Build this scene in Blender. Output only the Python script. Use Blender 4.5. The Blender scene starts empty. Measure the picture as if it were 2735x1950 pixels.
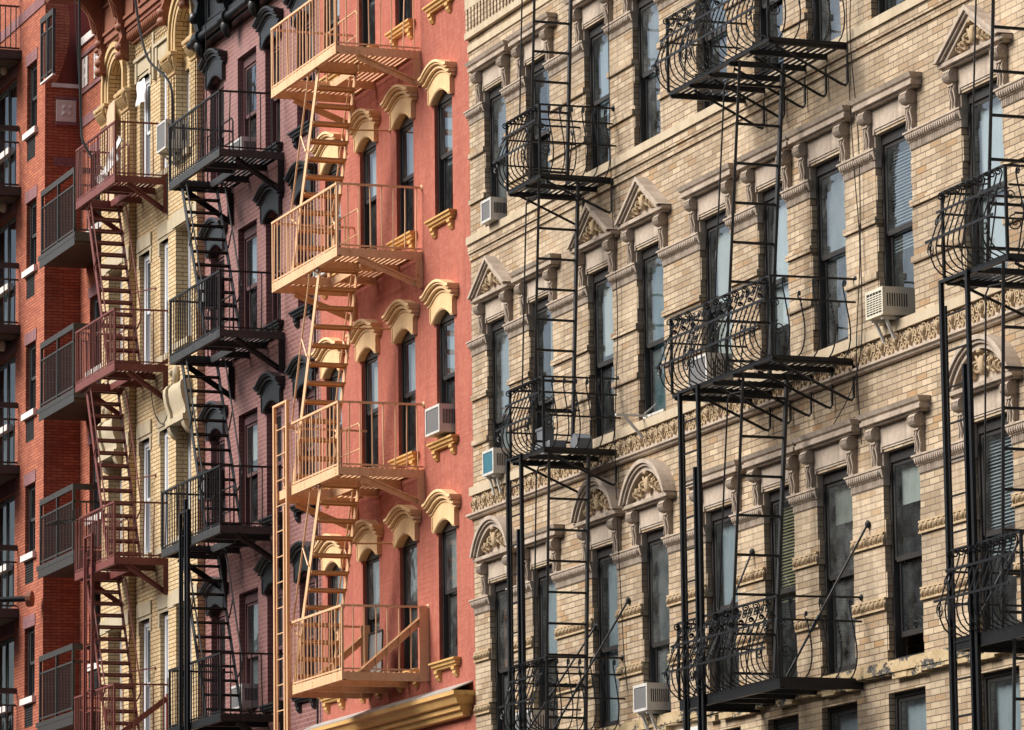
import bpy, math, random
from mathutils import Vector, Matrix
random.seed(7)
sc = bpy.context.scene
COL = sc.collection
R_ = math.radians
# ------------------------------------------------------------------ camera
CAM = Vector((57.91024, -20.86092, 1.6))
RIGHT = Vector((0.34624527, 0.93806297, -0.01233199)).normalized()
DOWN = Vector((-0.15708488, 0.04501155, -0.98655882)).normalized()
BACK = RIGHT.cross(-DOWN).normalized()
cd = bpy.data.cameras.new('camera'); cam = bpy.data.objects.new('camera', cd); COL.objects.link(cam)
UP = BACK.cross(RIGHT).normalized()
cam.matrix_world = Matrix(((RIGHT.x, UP.x, BACK.x, CAM.x), (RIGHT.y, UP.y, BACK.y, CAM.y), (RIGHT.z, UP.z, BACK.z, CAM.z), (0, 0, 0, 1)))
cd.sensor_width = 36; cd.lens = 36*12500/2735; cd.clip_start = .5; cd.clip_end = 3000
sc.camera = cam
# ------------------------------------------------------------------ world, sun, exposure
SUN_DIR = Vector((-.28, -.80, .71)).normalized()
sun_el = math.asin(SUN_DIR.z); sun_az = math.atan2(SUN_DIR.x, SUN_DIR.y)
w = bpy.data.worlds.new('World'); sc.world = w; w.use_nodes = True
nt = w.node_tree; bg = nt.nodes['Background']
sky = nt.nodes.new('ShaderNodeTexSky'); sky.sky_type = 'NISHITA'; sky.sun_disc = False
sky.sun_elevation = sun_el; sky.sun_rotation = sun_az; sky.air_density = 1.0; sky.dust_density = 3.5; sky.ozone_density = 1.0
nt.links.new(sky.outputs[0], bg.inputs[0]); bg.inputs[1].default_value = .08
sl = bpy.data.lights.new('sun', 'SUN'); sl.energy = 4.2; sl.angle = R_(36); sl.color = (1, .95, .87)
so = bpy.data.objects.new('sun', sl); COL.objects.link(so); so.rotation_euler = SUN_DIR.to_track_quat('Z', 'Y').to_euler(); so.location = (0, -30, 60)
vs = sc.view_settings; sc.display_settings.display_device = 'sRGB'
vs.view_transform = 'Standard'; vs.look = 'None'; vs.exposure = .38; vs.gamma = 1
sc.cycles.max_bounces = 6; sc.cycles.diffuse_bounces = 3; sc.cycles.glossy_bounces = 3; sc.cycles.transparent_max_bounces = 12
sc.cycles.use_denoising = True; sc.cycles.use_adaptive_sampling = True; sc.cycles.adaptive_threshold = .015
sc.cycles.caustics_reflective = False; sc.cycles.caustics_refractive = False

# ------------------------------------------------------------------ materials
MAT = {}
def newmat(name):
    m = bpy.data.materials.new(name); m.use_nodes = True; MAT[name] = m
    t = m.node_tree; return m, t, t.nodes, t.links, t.nodes['Principled BSDF']
def N(t, typ, **kw):
    n = t.nodes.new(typ)
    for k, v in kw.items():
        if k in n.inputs.keys() if not isinstance(k, int) else True: n.inputs[k].default_value = v
    return n
def rgb(c): return (c[0], c[1], c[2], 1)
def noise(t, vec, scale, detail=4, rough=.6):
    n = t.nodes.new('ShaderNodeTexNoise'); n.inputs['Scale'].default_value = scale; n.inputs['Detail'].default_value = detail; n.inputs['Roughness'].default_value = rough
    if vec is not None: t.links.new(vec, n.inputs['Vector'])
    return n.outputs['Fac']
def ramp(t, fac, a, b, ca=(0, 0, 0), cb=(1, 1, 1)):
    n = t.nodes.new('ShaderNodeValToRGB'); e = n.color_ramp.elements
    e[0].position = a; e[1].position = b; e[0].color = rgb(ca); e[1].color = rgb(cb)
    t.links.new(fac, n.inputs[0]); return n.outputs[0]
def mix(t, fac, a, b, mode='MIX'):
    n = t.nodes.new('ShaderNodeMix'); n.data_type = 'RGBA'; n.blend_type = mode
    for s, v in ((0, fac), (6, a), (7, b)):
        if hasattr(v, 'is_linked'): t.links.new(v, n.inputs[s])
        elif s == 0: n.inputs[0].default_value = v
        else: n.inputs[s].default_value = rgb(v)
    return n.outputs[2]
def math_(t, op, a, b=None):
    n = t.nodes.new('ShaderNodeMath'); n.operation = op
    for i, v in enumerate((a, b)):
        if v is None: continue
        if hasattr(v, 'is_linked'): t.links.new(v, n.inputs[i])
        else: n.inputs[i].default_value = v
    return n.outputs[0]
def bump(t, h, strength, dist, b):
    n = t.nodes.new('ShaderNodeBump'); n.inputs['Strength'].default_value = strength; n.inputs['Distance'].default_value = dist
    t.links.new(h, n.inputs['Height']); t.links.new(n.outputs[0], b.inputs['Normal'])
def coords(t):
    tc = t.nodes.new('ShaderNodeTexCoord'); return tc.outputs['Object']
def wallvec(t, sx=1., jig=.0):
    """facade coordinates: along the wall, height"""
    o = coords(t); s = t.nodes.new('ShaderNodeSeparateXYZ'); t.links.new(o, s.inputs[0])
    g = t.nodes.new('ShaderNodeNewGeometry'); gs = t.nodes.new('ShaderNodeSeparateXYZ'); t.links.new(g.outputs['True Normal'], gs.inputs[0])
    ax = math_(t, 'GREATER_THAN', math_(t, 'ABSOLUTE', gs.outputs[0]), .6)
    az = math_(t, 'GREATER_THAN', math_(t, 'ABSOLUTE', gs.outputs[2]), .6)
    def sel(f, a, b): return math_(t, 'ADD', math_(t, 'MULTIPLY', f, a), math_(t, 'MULTIPLY', math_(t, 'SUBTRACT', 1., f), b))
    u = sel(ax, s.outputs[1], s.outputs[0]); v = sel(az, s.outputs[1], s.outputs[2])
    c = t.nodes.new('ShaderNodeCombineXYZ'); t.links.new(u, c.inputs[0]); t.links.new(v, c.inputs[1])
    if jig:
        nz = t.nodes.new('ShaderNodeTexNoise'); nz.inputs['Scale'].default_value = 6; t.links.new(o, nz.inputs['Vector'])
        vm = t.nodes.new('ShaderNodeVectorMath'); vm.operation = 'MULTIPLY_ADD'
        vm.inputs[1].default_value = (jig, jig, 0); t.links.new(nz.outputs['Color'], vm.inputs[0]); t.links.new(c.outputs[0], vm.inputs[2])
        return vm.outputs[0], o
    return c.outputs[0], o
def brick(name, c1, c2, mortar, bw, bh, ms=.009, rough=.85, stain=None, stain_amt=.5, patch=None, bstr=.6, bias=0., paint=None, streak=None, third=None):
    m, t, n, l, b = newmat(name)
    v, o = wallvec(t, jig=.006)
    def bt(bias_, mortar_, ca, cb, smooth=.15):
        k = n.new('ShaderNodeTexBrick'); l.new(v, k.inputs['Vector']); k.inputs['Scale'].default_value = 1
        k.inputs['Brick Width'].default_value = bw; k.inputs['Row Height'].default_value = bh
        k.inputs['Mortar Size'].default_value = ms*.5; k.inputs['Mortar Smooth'].default_value = smooth; k.inputs['Bias'].default_value = bias_
        k.inputs['Color1'].default_value = rgb(ca); k.inputs['Color2'].default_value = rgb(cb); k.inputs['Mortar'].default_value = rgb(mortar_)
        k.offset = .5; return k
    k = bt(bias, mortar, c1, c2)
    col = k.outputs['Color']
    if patch:   # odd bricks of a third colour, chosen brick by brick
        pk = bt(-.35, (0, 0, 0), (0, 0, 0), (1, 1, 1)); pf = ramp(t, pk.outputs['Color'], .45, .75)
        big = ramp(t, noise(t, o, .9, 3), .32, .62)
        col = mix(t, math_(t, 'MULTIPLY', math_(t, 'MULTIPLY', pf, big), .75), col, patch)
    if third:
        tk = bt(-.55, (0, 0, 0), (0, 0, 0), (1, 1, 1)); col = mix(t, math_(t, 'MULTIPLY', ramp(t, tk.outputs['Color'], .42, .6), .8), col, third)
        col = mix(t, math_(t, 'MULTIPLY', ramp(t, noise(t, o, 1.7, 6, .7), .54, .72), .55), col, (.14, .115, .09))
        col = mix(t, math_(t, 'MULTIPLY', ramp(t, noise(t, o, .45, 2), .56, .60), .30), col, tuple(min(1, x*1.15+.04) for x in c1))
    col = mix(t, math_(t, 'MULTIPLY', ramp(t, noise(t, o, 22, 5), .35, .75), .22), col, tuple(x*.55 for x in c2))
    if stain: col = mix(t, math_(t, 'MULTIPLY', ramp(t, noise(t, o, .7, 6, .65), .45, .75), stain_amt), col, stain)
    if streak:  # rain streaks running down
        mp = n.new('ShaderNodeMapping'); mp.inputs['Scale'].default_value = (5, 5, .35); l.new(o, mp.inputs[0])
        col = mix(t, math_(t, 'MULTIPLY', ramp(t, noise(t, mp.outputs[0], 1.3, 5, .6), .52, .8), streak[1]), col, streak[0])
    if paint: col = mix(t, paint, col, c1)
    l.new(col, b.inputs['Base Color']); b.inputs['Roughness'].default_value = rough
    h = math_(t, 'ADD', math_(t, 'MULTIPLY', k.outputs['Fac'], -1.), math_(t, 'MULTIPLY', noise(t, o, 60, 3), .35))
    bump(t, h, bstr, .008, b)
    return m
def plain(name, c, rough=.6, c2=None, scale=8., amt=.5, bstr=.15, bscale=40., metal=0., rust=None, rust_amt=.5, spec=.5, streak=None):
    m, t, n, l, b = newmat(name); o = coords(t)
    col = mix(t, 0., c, c)
    if c2: col = mix(t, math_(t, 'MULTIPLY', ramp(t, noise(t, o, scale, 6, .65), .35, .7), amt), c, c2)
    if streak:
        mp = n.new('ShaderNodeMapping'); mp.inputs['Scale'].default_value = (6, 6, .5); l.new(o, mp.inputs[0])
        col = mix(t, math_(t, 'MULTIPLY', ramp(t, noise(t, mp.outputs[0], 1.5, 5, .6), .5, .8), streak[1]), col, streak[0])
    if rust: col = mix(t, math_(t, 'MULTIPLY', ramp(t, noise(t, o, scale*2.3, 8, .75), .58, .7), rust_amt), col, rust)
    l.new(col, b.inputs['Base Color']); b.inputs['Roughness'].default_value = rough; b.inputs['Metallic'].default_value = metal
    b.inputs['Specular IOR Level'].default_value = spec
    if bstr: bump(t, noise(t, o, bscale, 5, .6), bstr, .01, b)
    return m
def glassmat(name, tint=(.74, .82, .84), dirt=(.30, .34, .35), dirt_amt=.12, ior=.24):
    m, t, n, l, b = newmat(name); n.remove(b); out = n['Material Output']; o = coords(t)
    tr = n.new('ShaderNodeBsdfTransparent'); tr.inputs[0].default_value = rgb(tint)
    gl = n.new('ShaderNodeBsdfGlossy'); gl.inputs['Roughness'].default_value = .03; gl.inputs['Color'].default_value = (.9, .95, 1, 1)
    df = n.new('ShaderNodeBsdfDiffuse'); df.inputs[0].default_value = rgb(dirt)
    lw = n.new('ShaderNodeLayerWeight'); lw.inputs['Blend'].default_value = .5
    fr = math_(t, 'ADD', math_(t, 'MULTIPLY', math_(t, 'POWER', lw.outputs['Facing'], 5.), 1-ior), ior)
    bp = n.new('ShaderNodeBump'); bp.inputs['Strength'].default_value = .12; bp.inputs['Distance'].default_value = .02
    l.new(noise(t, o, 2.2, 2), bp.inputs['Height']); l.new(bp.outputs[0], gl.inputs['Normal'])
    m1 = n.new('ShaderNodeMixShader'); l.new(math_(t, 'MULTIPLY', ramp(t, noise(t, o, 3.5, 6), .3, .8), dirt_amt*2), m1.inputs[0]); l.new(tr.outputs[0], m1.inputs[1]); l.new(df.outputs[0], m1.inputs[2])
    m2 = n.new('ShaderNodeMixShader'); l.new(fr, m2.inputs[0]); l.new(m1.outputs[0], m2.inputs[1]); l.new(gl.outputs[0], m2.inputs[2])
    l.new(m2.outputs[0], out.inputs['Surface']); return m

brick('beige_brick', (.60, .475, .33), (.33, .235, .145), (.12, .085, .058), .245, .0705, .011, third=(.21, .155, .115), stain=(.21, .165, .12), stain_amt=.75, patch=(.54, .27, .07), streak=((.15, .11, .08), .65), bias=-.05)
plain('beige_stone', (.54, .45, .37), .8, (.30, .235, .18), 5, .85, .3, 35, streak=((.20, .155, .12), .6))
plain('beige_sill', (.55, .46, .33), .8, (.40, .31, .20), 4, .6, .25, 30, streak=((.28, .22, .15), .5))
m, t, n, l, b = newmat('peeling_sill'); o = coords(t)
mp = n.new('ShaderNodeMapping'); mp.inputs['Scale'].default_value = (1, 1, 2.2); l.new(o, mp.inputs[0])
pf = ramp(t, noise(t, mp.outputs[0], 2.6, 7, .7), .53, .56)
col = mix(t, pf, mix(t, ramp(t, noise(t, o, 6, 5), .35, .7), (.55, .43, .26), (.38, .27, .14)), mix(t, ramp(t, noise(t, o, 40, 4), .5, .6), (.035, .032, .03), (.22, .20, .18)))
l.new(col, b.inputs['Base Color']); b.inputs['Roughness'].default_value = .85; bump(t, math_(t, 'ADD', math_(t, 'MULTIPLY', pf, -1.), noise(t, o, 30, 4)), .6, .012, b)
plain('relief_stone', (.52, .40, .26), .85, (.34, .24, .13), 12, .8, .2, 50, rust=(.52, .34, .12), rust_amt=.5)
plain('white_tile', (.72, .72, .72), .3, (.55, .56, .57), 6, .5, .05)
brick('orange_brick', (.58, .175, .085), (.40, .10, .05), (.085, .04, .035), .205, .0535, .0115, stain=(.26, .07, .05), stain_amt=.4, bias=.1, streak=((.62, .24, .14), .3))
brick('soldier_brick', (.30, .14, .15), (.22, .10, .11), (.10, .06, .06), .055, .26, .006, bstr=.3)
plain('red_stucco', (.38, .095, .07), .9, (.32, .08, .06), 3, .5, .1)
plain('light_stone', (.76, .72, .70), .8, (.60, .56, .54), 6, .5, .15)
plain('gray_metal', (.045, .043, .042), .5, (.03, .029, .028), 6, .5, .05)
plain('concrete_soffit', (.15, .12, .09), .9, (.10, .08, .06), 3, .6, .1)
brick('yellow_brick', (.72, .555, .33), (.59, .42, .22), (.11, .065, .03), .23, .0665, .013, stain=(.30, .20, .10), stain_amt=.35, streak=((.26, .18, .10), .4))
plain('yellow_stone', (.50, .43, .31), .85, (.40, .33, .21), 4, .6, .2, streak=((.33, .26, .16), .5))
plain('yellow_terracotta', (.62, .45, .24), .8, (.42, .27, .12), 10, .7, .25)
plain('rust_cornice', (.30, .105, .055), .6, (.18, .06, .035), 6, .7, .15, streak=((.40, .17, .09), .5))
brick('purple_brick', (.26, .112, .102), (.205, .083, .075), (.45, .29, .27), .215, .068, .009, rough=.55, stain=(.33, .18, .18), stain_amt=.5, bstr=.35, streak=((.14, .05, .055), .4))
plain('purple_trim', (.10, .042, .045), .6, (.065, .028, .03), 6, .5, .1)
plain('black_trim', (.013, .015, .017), .35, (.03, .032, .034), 7, .6, .2, 20, rust=(.10, .10, .10), rust_amt=.35)
m, t, n, l, b = newmat('orange_stucco'); v, o = wallvec(t, jig=.01)
col = mix(t, math_(t, 'MULTIPLY', ramp(t, noise(t, o, 1.1, 7, .7), .35, .7), .55), (.435, .125, .080), (.285, .069, .049))
col = mix(t, math_(t, 'MULTIPLY', ramp(t, noise(t, o, 9, 6, .7), .45, .75), .5), col, (.55, .225, .16))
mp = n.new('ShaderNodeMapping'); mp.inputs['Scale'].default_value = (5, 5, .4); l.new(o, mp.inputs[0])
col = mix(t, math_(t, 'MULTIPLY', ramp(t, noise(t, mp.outputs[0], 1.4, 6, .65), .48, .75), .6), col, (.24, .052, .04))
k = n.new('ShaderNodeTexBrick'); l.new(v, k.inputs['Vector']); k.inputs['Scale'].default_value = 1; k.inputs['Brick Width'].default_value = .215; k.inputs['Row Height'].default_value = .068; k.inputs['Mortar Size'].default_value = .006; k.inputs['Mortar Smooth'].default_value = 1
l.new(col, b.inputs['Base Color']); b.inputs['Roughness'].default_value = .85
col = mix(t, math_(t, 'MULTIPLY', ramp(t, noise(t, o, 2.4, 7, .72), .60, .66), .45), col, (.26, .065, .048))
l.new(col, b.inputs['Base Color'])
h = math_(t, 'ADD', math_(t, 'MULTIPLY', math_(t, 'MULTIPLY', k.outputs['Fac'], -.45), ramp(t, noise(t, o, .8, 3), .42, .66)), math_(t, 'ADD', math_(t, 'MULTIPLY', noise(t, o, 7, 6, .6), 1.6), math_(t, 'MULTIPLY', noise(t, o, 45, 4), .5)))
bump(t, h, .8, .014, b)
plain('tan_trim', (.80, .56, .31), .6, (.70, .46, .22), 7, .6, .15, 25, rust=(.36, .19, .07), rust_amt=.45, streak=((.56, .34, .14), .5))
plain('ochre_trim', (.68, .42, .155), .6, (.52, .29, .085), 5, .6, .15, 25, rust=(.28, .14, .04), rust_amt=.6)
plain('flashing', (.55, .54, .52), .45, (.38, .36, .34), 4, .7, .1, metal=.3)
plain('tan_iron', (.80, .525, .31), .5, (.70, .42, .22), 6, .5, .12, 30, rust=(.26, .085, .025), rust_amt=.9, streak=((.50, .22, .08), .55))
plain('tan_iron_worn', (.60, .34, .15), .5, (.48, .24, .09), 9, .6, .12, 30, rust=(.20, .08, .03), rust_amt=.5)
plain('maroon_iron', (.19, .05, .042), .5, (.14, .036, .03), 8, .5, .12, rust=(.30, .14, .12), rust_amt=.35)
plain('black_iron', (.009, .010, .012), .42, (.020, .021, .023), 9, .5, .15, 40, rust=(.09, .085, .08), rust_amt=.3, spec=.35)
plain('dusty_black_iron', (.024, .026, .029), .5, (.06, .059, .058), 7, .6, .15, 40, rust=(.20, .19, .185), rust_amt=.4)
plain('dark_frame', (.022, .021, .021), .45, (.045, .038, .034), 8, .5, .1)
plain('gray_frame', (.075, .075, .078), .5, (.05, .05, .05), 8, .5, .1)
plain('white_frame', (.70, .72, .76), .45, (.56, .58, .63), 5, .5, .05)
plain('white_plastic', (.70, .70, .68), .5, (.40, .385, .35), 6, .7, .05, streak=((.36, .33, .28), .5))
plain('cream_plastic', (.72, .68, .56), .5, (.48, .43, .33), 6, .6, .05, streak=((.42, .36, .27), .5))
plain('gray_grille', (.16, .16, .165), .6, (.10, .10, .105), 30, .5, .2, 120)
plain('dark_void', (.012, .012, .013), .8, bstr=0)
plain('teal_panel', (.04, .17, .23), .5, (.03, .12, .17), 8, .5, .05)
plain('plywood', (.70, .47, .33), .75, (.60, .38, .25), 3, .6, .1)
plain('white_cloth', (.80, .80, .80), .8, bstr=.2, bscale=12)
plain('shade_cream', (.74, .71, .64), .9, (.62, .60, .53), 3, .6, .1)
plain('shade_gray', (.56, .60, .64), .9, (.42, .46, .50), 3, .6, .1)
plain('shade_yellow', (.55, .45, .20), .9, (.45, .35, .14), 3, .5, .1)
plain('shade_teal', (.08, .22, .27), .9, (.05, .15, .19), 3, .6, .1)
plain('shade_dark', (.20, .21, .22), .9, (.13, .14, .15), 3, .6, .1)
plain('interior', (.05, .047, .044), .95, bstr=0)
plain('roofing', (.09, .085, .08), .95, bstr=0)
plain('asphalt', (.05, .05, .052), .9, (.035, .035, .036), 3, .5, .2)
plain('pavement', (.28, .27, .25), .9, (.20, .19, .18), 2, .5, .1)
plain('cable_black', (.012, .012, .013), .55, bstr=0)
plain('planter_gray', (.22, .24, .27), .6, (.15, .16, .18), 9, .5, .1)
plain('brown_brick', (.20, .13, .10), .9, (.14, .09, .07), 4, .6, .2)
plain('lamp_glass', (.75, .68, .52), .3, bstr=0)
glassmat('glass'); glassmat('glass_dark', (.40, .47, .50), (.10, .13, .14), 0.10, .05); glassmat('glass_dusty', (.62, .68, .68), (.36, .39, .39), .24, .24)
M = lambda s: MAT[s]

# ------------------------------------------------------------------ mesh helper
class MB:
    def __init__(s): s.v = []; s.f = []
    def add(s, vs_, fs):
        o = len(s.v); s.v += vs_; s.f += [tuple(i+o for i in f) for f in fs]; return s
    def box(s, x0, x1, y0, y1, z0, z1):
        return s.add([(x0, y0, z0), (x1, y0, z0), (x1, y1, z0), (x0, y1, z0), (x0, y0, z1), (x1, y0, z1), (x1, y1, z1), (x0, y1, z1)],
                     [(0, 3, 2, 1), (4, 5, 6, 7), (0, 1, 5, 4), (1, 2, 6, 5), (2, 3, 7, 6), (3, 0, 4, 7)])
    def prism(s, pts, axis, a, b):
        """pts: (y,z) for axis x; (x,z) for axis y; (x,y) for axis z"""
        f = {'x': lambda p, k: (k, p[0], p[1]), 'y': lambda p, k: (p[0], k, p[1]), 'z': lambda p, k: (p[0], p[1], k)}[axis]
        n = len(pts); A = [f(p, a) for p in pts]; B = [f(p, b) for p in pts]
        return s.add(A+B, [tuple(range(n))[::-1], tuple(range(n, 2*n))]+[(i, (i+1) % n, n+(i+1) % n, n+i) for i in range(n)])
    def bar(s, p, q, w_, h_, up=(0, 0, 1)):
        p = Vector(p); q = Vector(q); d = (q-p).normalized(); u = Vector(up)
        if abs(d.dot(u)) > .95: u = Vector((1, 0, 0))
        a = d.cross(u).normalized()*w_/2; b_ = a.cross(d).normalized()*h_/2
        V = [tuple(e+c) for e in (p, q) for c in (-a-b_, a-b_, a+b_, -a+b_)]
        return s.add(V, [(3, 2, 1, 0), (4, 5, 6, 7), (0, 1, 5, 4), (1, 2, 6, 5), (2, 3, 7, 6), (3, 0, 4, 7)])
    def tube(s, pts, r, n=6, caps=True):
        P = [Vector(p) for p in pts]; V = []; F = []; m_ = len(P); prev = None
        for i in range(m_):
            d = (P[min(i+1, m_-1)]-P[max(i-1, 0)]).normalized()
            if prev is None:
                u = Vector((0, 0, 1)) if abs(d.z) < .9 else Vector((1, 0, 0)); a = d.cross(u).normalized()
            else:
                a = (prev-d*prev.dot(d)); a = a.normalized() if a.length > 1e-6 else d.orthogonal().normalized()
            prev = a; b_ = d.cross(a)
            rr = r[i] if isinstance(r, (list, tuple)) else r
            for k_ in range(n):
                g = 2*math.pi*(k_+.5)/n; V.append(tuple(P[i]+(a*math.cos(g)+b_*math.sin(g))*rr))
        for i in range(m_-1):
            for k_ in range(n): F.append((i*n+k_, i*n+(k_+1) % n, (i+1)*n+(k_+1) % n, (i+1)*n+k_))
        if caps: F += [tuple(range(n))[::-1], tuple(range((m_-1)*n, m_*n))]
        return s.add(V, F)
    def ell(s, c, rx, ry, rz, nu=10, nv=6):
        V = []; F = []
        for j in range(nv+1):
            ph = math.pi*j/nv
            for i in range(nu):
                th = 2*math.pi*i/nu; V.append((c[0]+rx*math.sin(ph)*math.cos(th), c[1]+ry*math.sin(ph)*math.sin(th), c[2]+rz*math.cos(ph)))
        for j in range(nv):
            for i in range(nu): F.append((j*nu+i, (j+1)*nu+i, (j+1)*nu+(i+1) % nu, j*nu+(i+1) % nu))
        return s.add(V, F)
    def sweep(s, prof, path, caps=True):
        """prof: (y,z) polygon, path: list of (x, dz) -> swept along x with height offset"""
        n = len(prof); V = []; F = []
        for (x, dz) in path: V += [(x, y, z+dz) for (y, z) in prof]
        for i in range(len(path)-1):
            for k_ in range(n): F.append((i*n+k_, i*n+(k_+1) % n, (i+1)*n+(k_+1) % n, (i+1)*n+k_))
        if caps: F += [tuple(range(n))[::-1], tuple(range((len(path)-1)*n, len(path)*n))]
        return s.add(V, F)
    def mesh(s, name, mat, smooth=False):
        me = bpy.data.meshes.new(name); me.from_pydata(s.v, [], s.f); me.materials.append(M(mat) if isinstance(mat, str) else mat)
        me.update()
        import bmesh
        bm = bmesh.new(); bm.from_mesh(me); bmesh.ops.recalc_face_normals(bm, faces=bm.faces); bm.to_mesh(me); bm.free()
        if smooth:
            for p in me.polygons: p.use_smooth = True
            try: me.set_sharp_from_angle(angle=R_(40))
            except Exception: pass
        return me
WL = {}
def wl(o): return WL.get(o.name, Vector((0, 0, 0))) if o else Vector((0, 0, 0))
def put(me, name, parent=None, loc=None):
    """link mesh as object; vertices are relative to loc (world)"""
    o = bpy.data.objects.new(name, me); COL.objects.link(o)
    loc = Vector(loc if loc is not None else (0, 0, 0)); WL[o.name] = loc
    o.parent = parent; o.location = loc-wl(parent); return o
def build(mb, name, mat, parent=None, smooth=False, loc=None):
    """mb has world coordinates; origin goes to the parent's origin"""
    L = Vector(loc) if loc is not None else wl(parent)
    mb.v = [(x-L.x, y-L.y, z-L.z) for x, y, z in mb.v]
    return put(mb.mesh(name, mat, smooth), name, parent, L)
def thing(name, label, cat, loc, group=None):
    o = bpy.data.objects.new(name, None); COL.objects.link(o); o.location = loc; WL[o.name] = Vector(loc); o.empty_display_size = .3
    return tag(o, label, cat, group)
def tag(o, label, cat, group=None):
    o['label'] = label; o['category'] = cat
    if group: o['group'] = group
    return o
CACHE = {}
def cached(key, fn, mat, smooth=False):
    if key not in CACHE: CACHE[key] = fn().mesh(str(key[0]), mat, smooth)
    return CACHE[key]

# ------------------------------------------------------------------ walls and windows
def wall(mb, x0, x1, z0, z1, y, holes, reveal=.25):
    """front face with holes (xa,xb,za,zb,rise) and their reveals; rise>0 = segmental top"""
    xs = sorted({x0, x1, *[h[0] for h in holes], *[h[1] for h in holes]}); zs = sorted({z0, z1, *[h[2] for h in holes], *[h[3] for h in holes]})
    xs = [x for x in xs if x0 <= x <= x1]; zs = [z for z in zs if z0 <= z <= z1]
    for a, b_ in zip(xs, xs[1:]):
        c = (a+b_)/2; run = None
        for d, e in zip(zs, zs[1:]):
            g = (d+e)/2; inside = any(h[0] < c < h[1] and h[2] < g < h[3] for h in holes)
            if not inside:
                if run is None: run = [d, e]
                else: run[1] = e
            if (inside or e == zs[-1]) and run:
                mb.add([(a, y, run[0]), (b_, y, run[0]), (b_, y, run[1]), (a, y, run[1])], [(0, 1, 2, 3)]); run = None
    for h in holes:
        xa, xb, za, zb = h[:4]; rise = h[4] if len(h) > 4 else 0; yb = y+reveal
        zt = zb-rise
        mb.add([(xa, y, za), (xa, yb, za), (xa, yb, zt), (xa, y, zt)], [(0, 1, 2, 3)])
        mb.add([(xb, y, za), (xb, y, zt), (xb, yb, zt), (xb, yb, za)], [(0, 1, 2, 3)])
        mb.add([(xa, y, za), (xb, y, za), (xb, yb, za), (xa, yb, za)], [(0, 1, 2, 3)])
        if rise <= 0: mb.add([(xa, y, zb), (xa, yb, zb), (xb, yb, zb), (xb, y, zb)], [(0, 1, 2, 3)])
        else:
            n = 14; pts = []; hw = (xb-xa)/2; cx = (xa+xb)/2
            if rise >= hw*.98: arc = [(cx-hw*math.cos(math.pi*i/n), zt+rise*math.sin(math.pi*i/n)) for i in range(n+1)]
            else:
                r = (hw*hw+rise*rise)/(2*rise); a0 = math.asin(hw/r)
                arc = [(cx+r*math.sin(-a0+2*a0*i/n), zb-r+r*math.cos(-a0+2*a0*i/n)) for i in range(n+1)]
            for (p, q) in zip(arc, arc[1:]):
                mb.add([(p[0], y, p[1]), (p[0], yb, p[1]), (q[0], yb, q[1]), (q[0], y, q[1])], [(0, 1, 2, 3)])
                mb.add([(p[0], y, p[1]), (q[0], y, q[1]), (q[0], y, zb), (p[0], y, zb)], [(0, 1, 2, 3)])
    return mb
def shell(mb, x0, x1, z0, z1, y, depth=8.):
    """sides, back, roof and bottom of a building body behind its front wall"""
    yb = y+depth
    mb.add([(x0, y, z0), (x1, y, z0), (x1, yb, z0), (x0, yb, z0), (x0, y, z1), (x1, y, z1), (x1, yb, z1), (x0, yb, z1)], [(0, 3, 2, 1), (4, 5, 6, 7), (1, 2, 6, 5), (2, 3, 7, 6), (3, 0, 4, 7)])
    return mb
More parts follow.
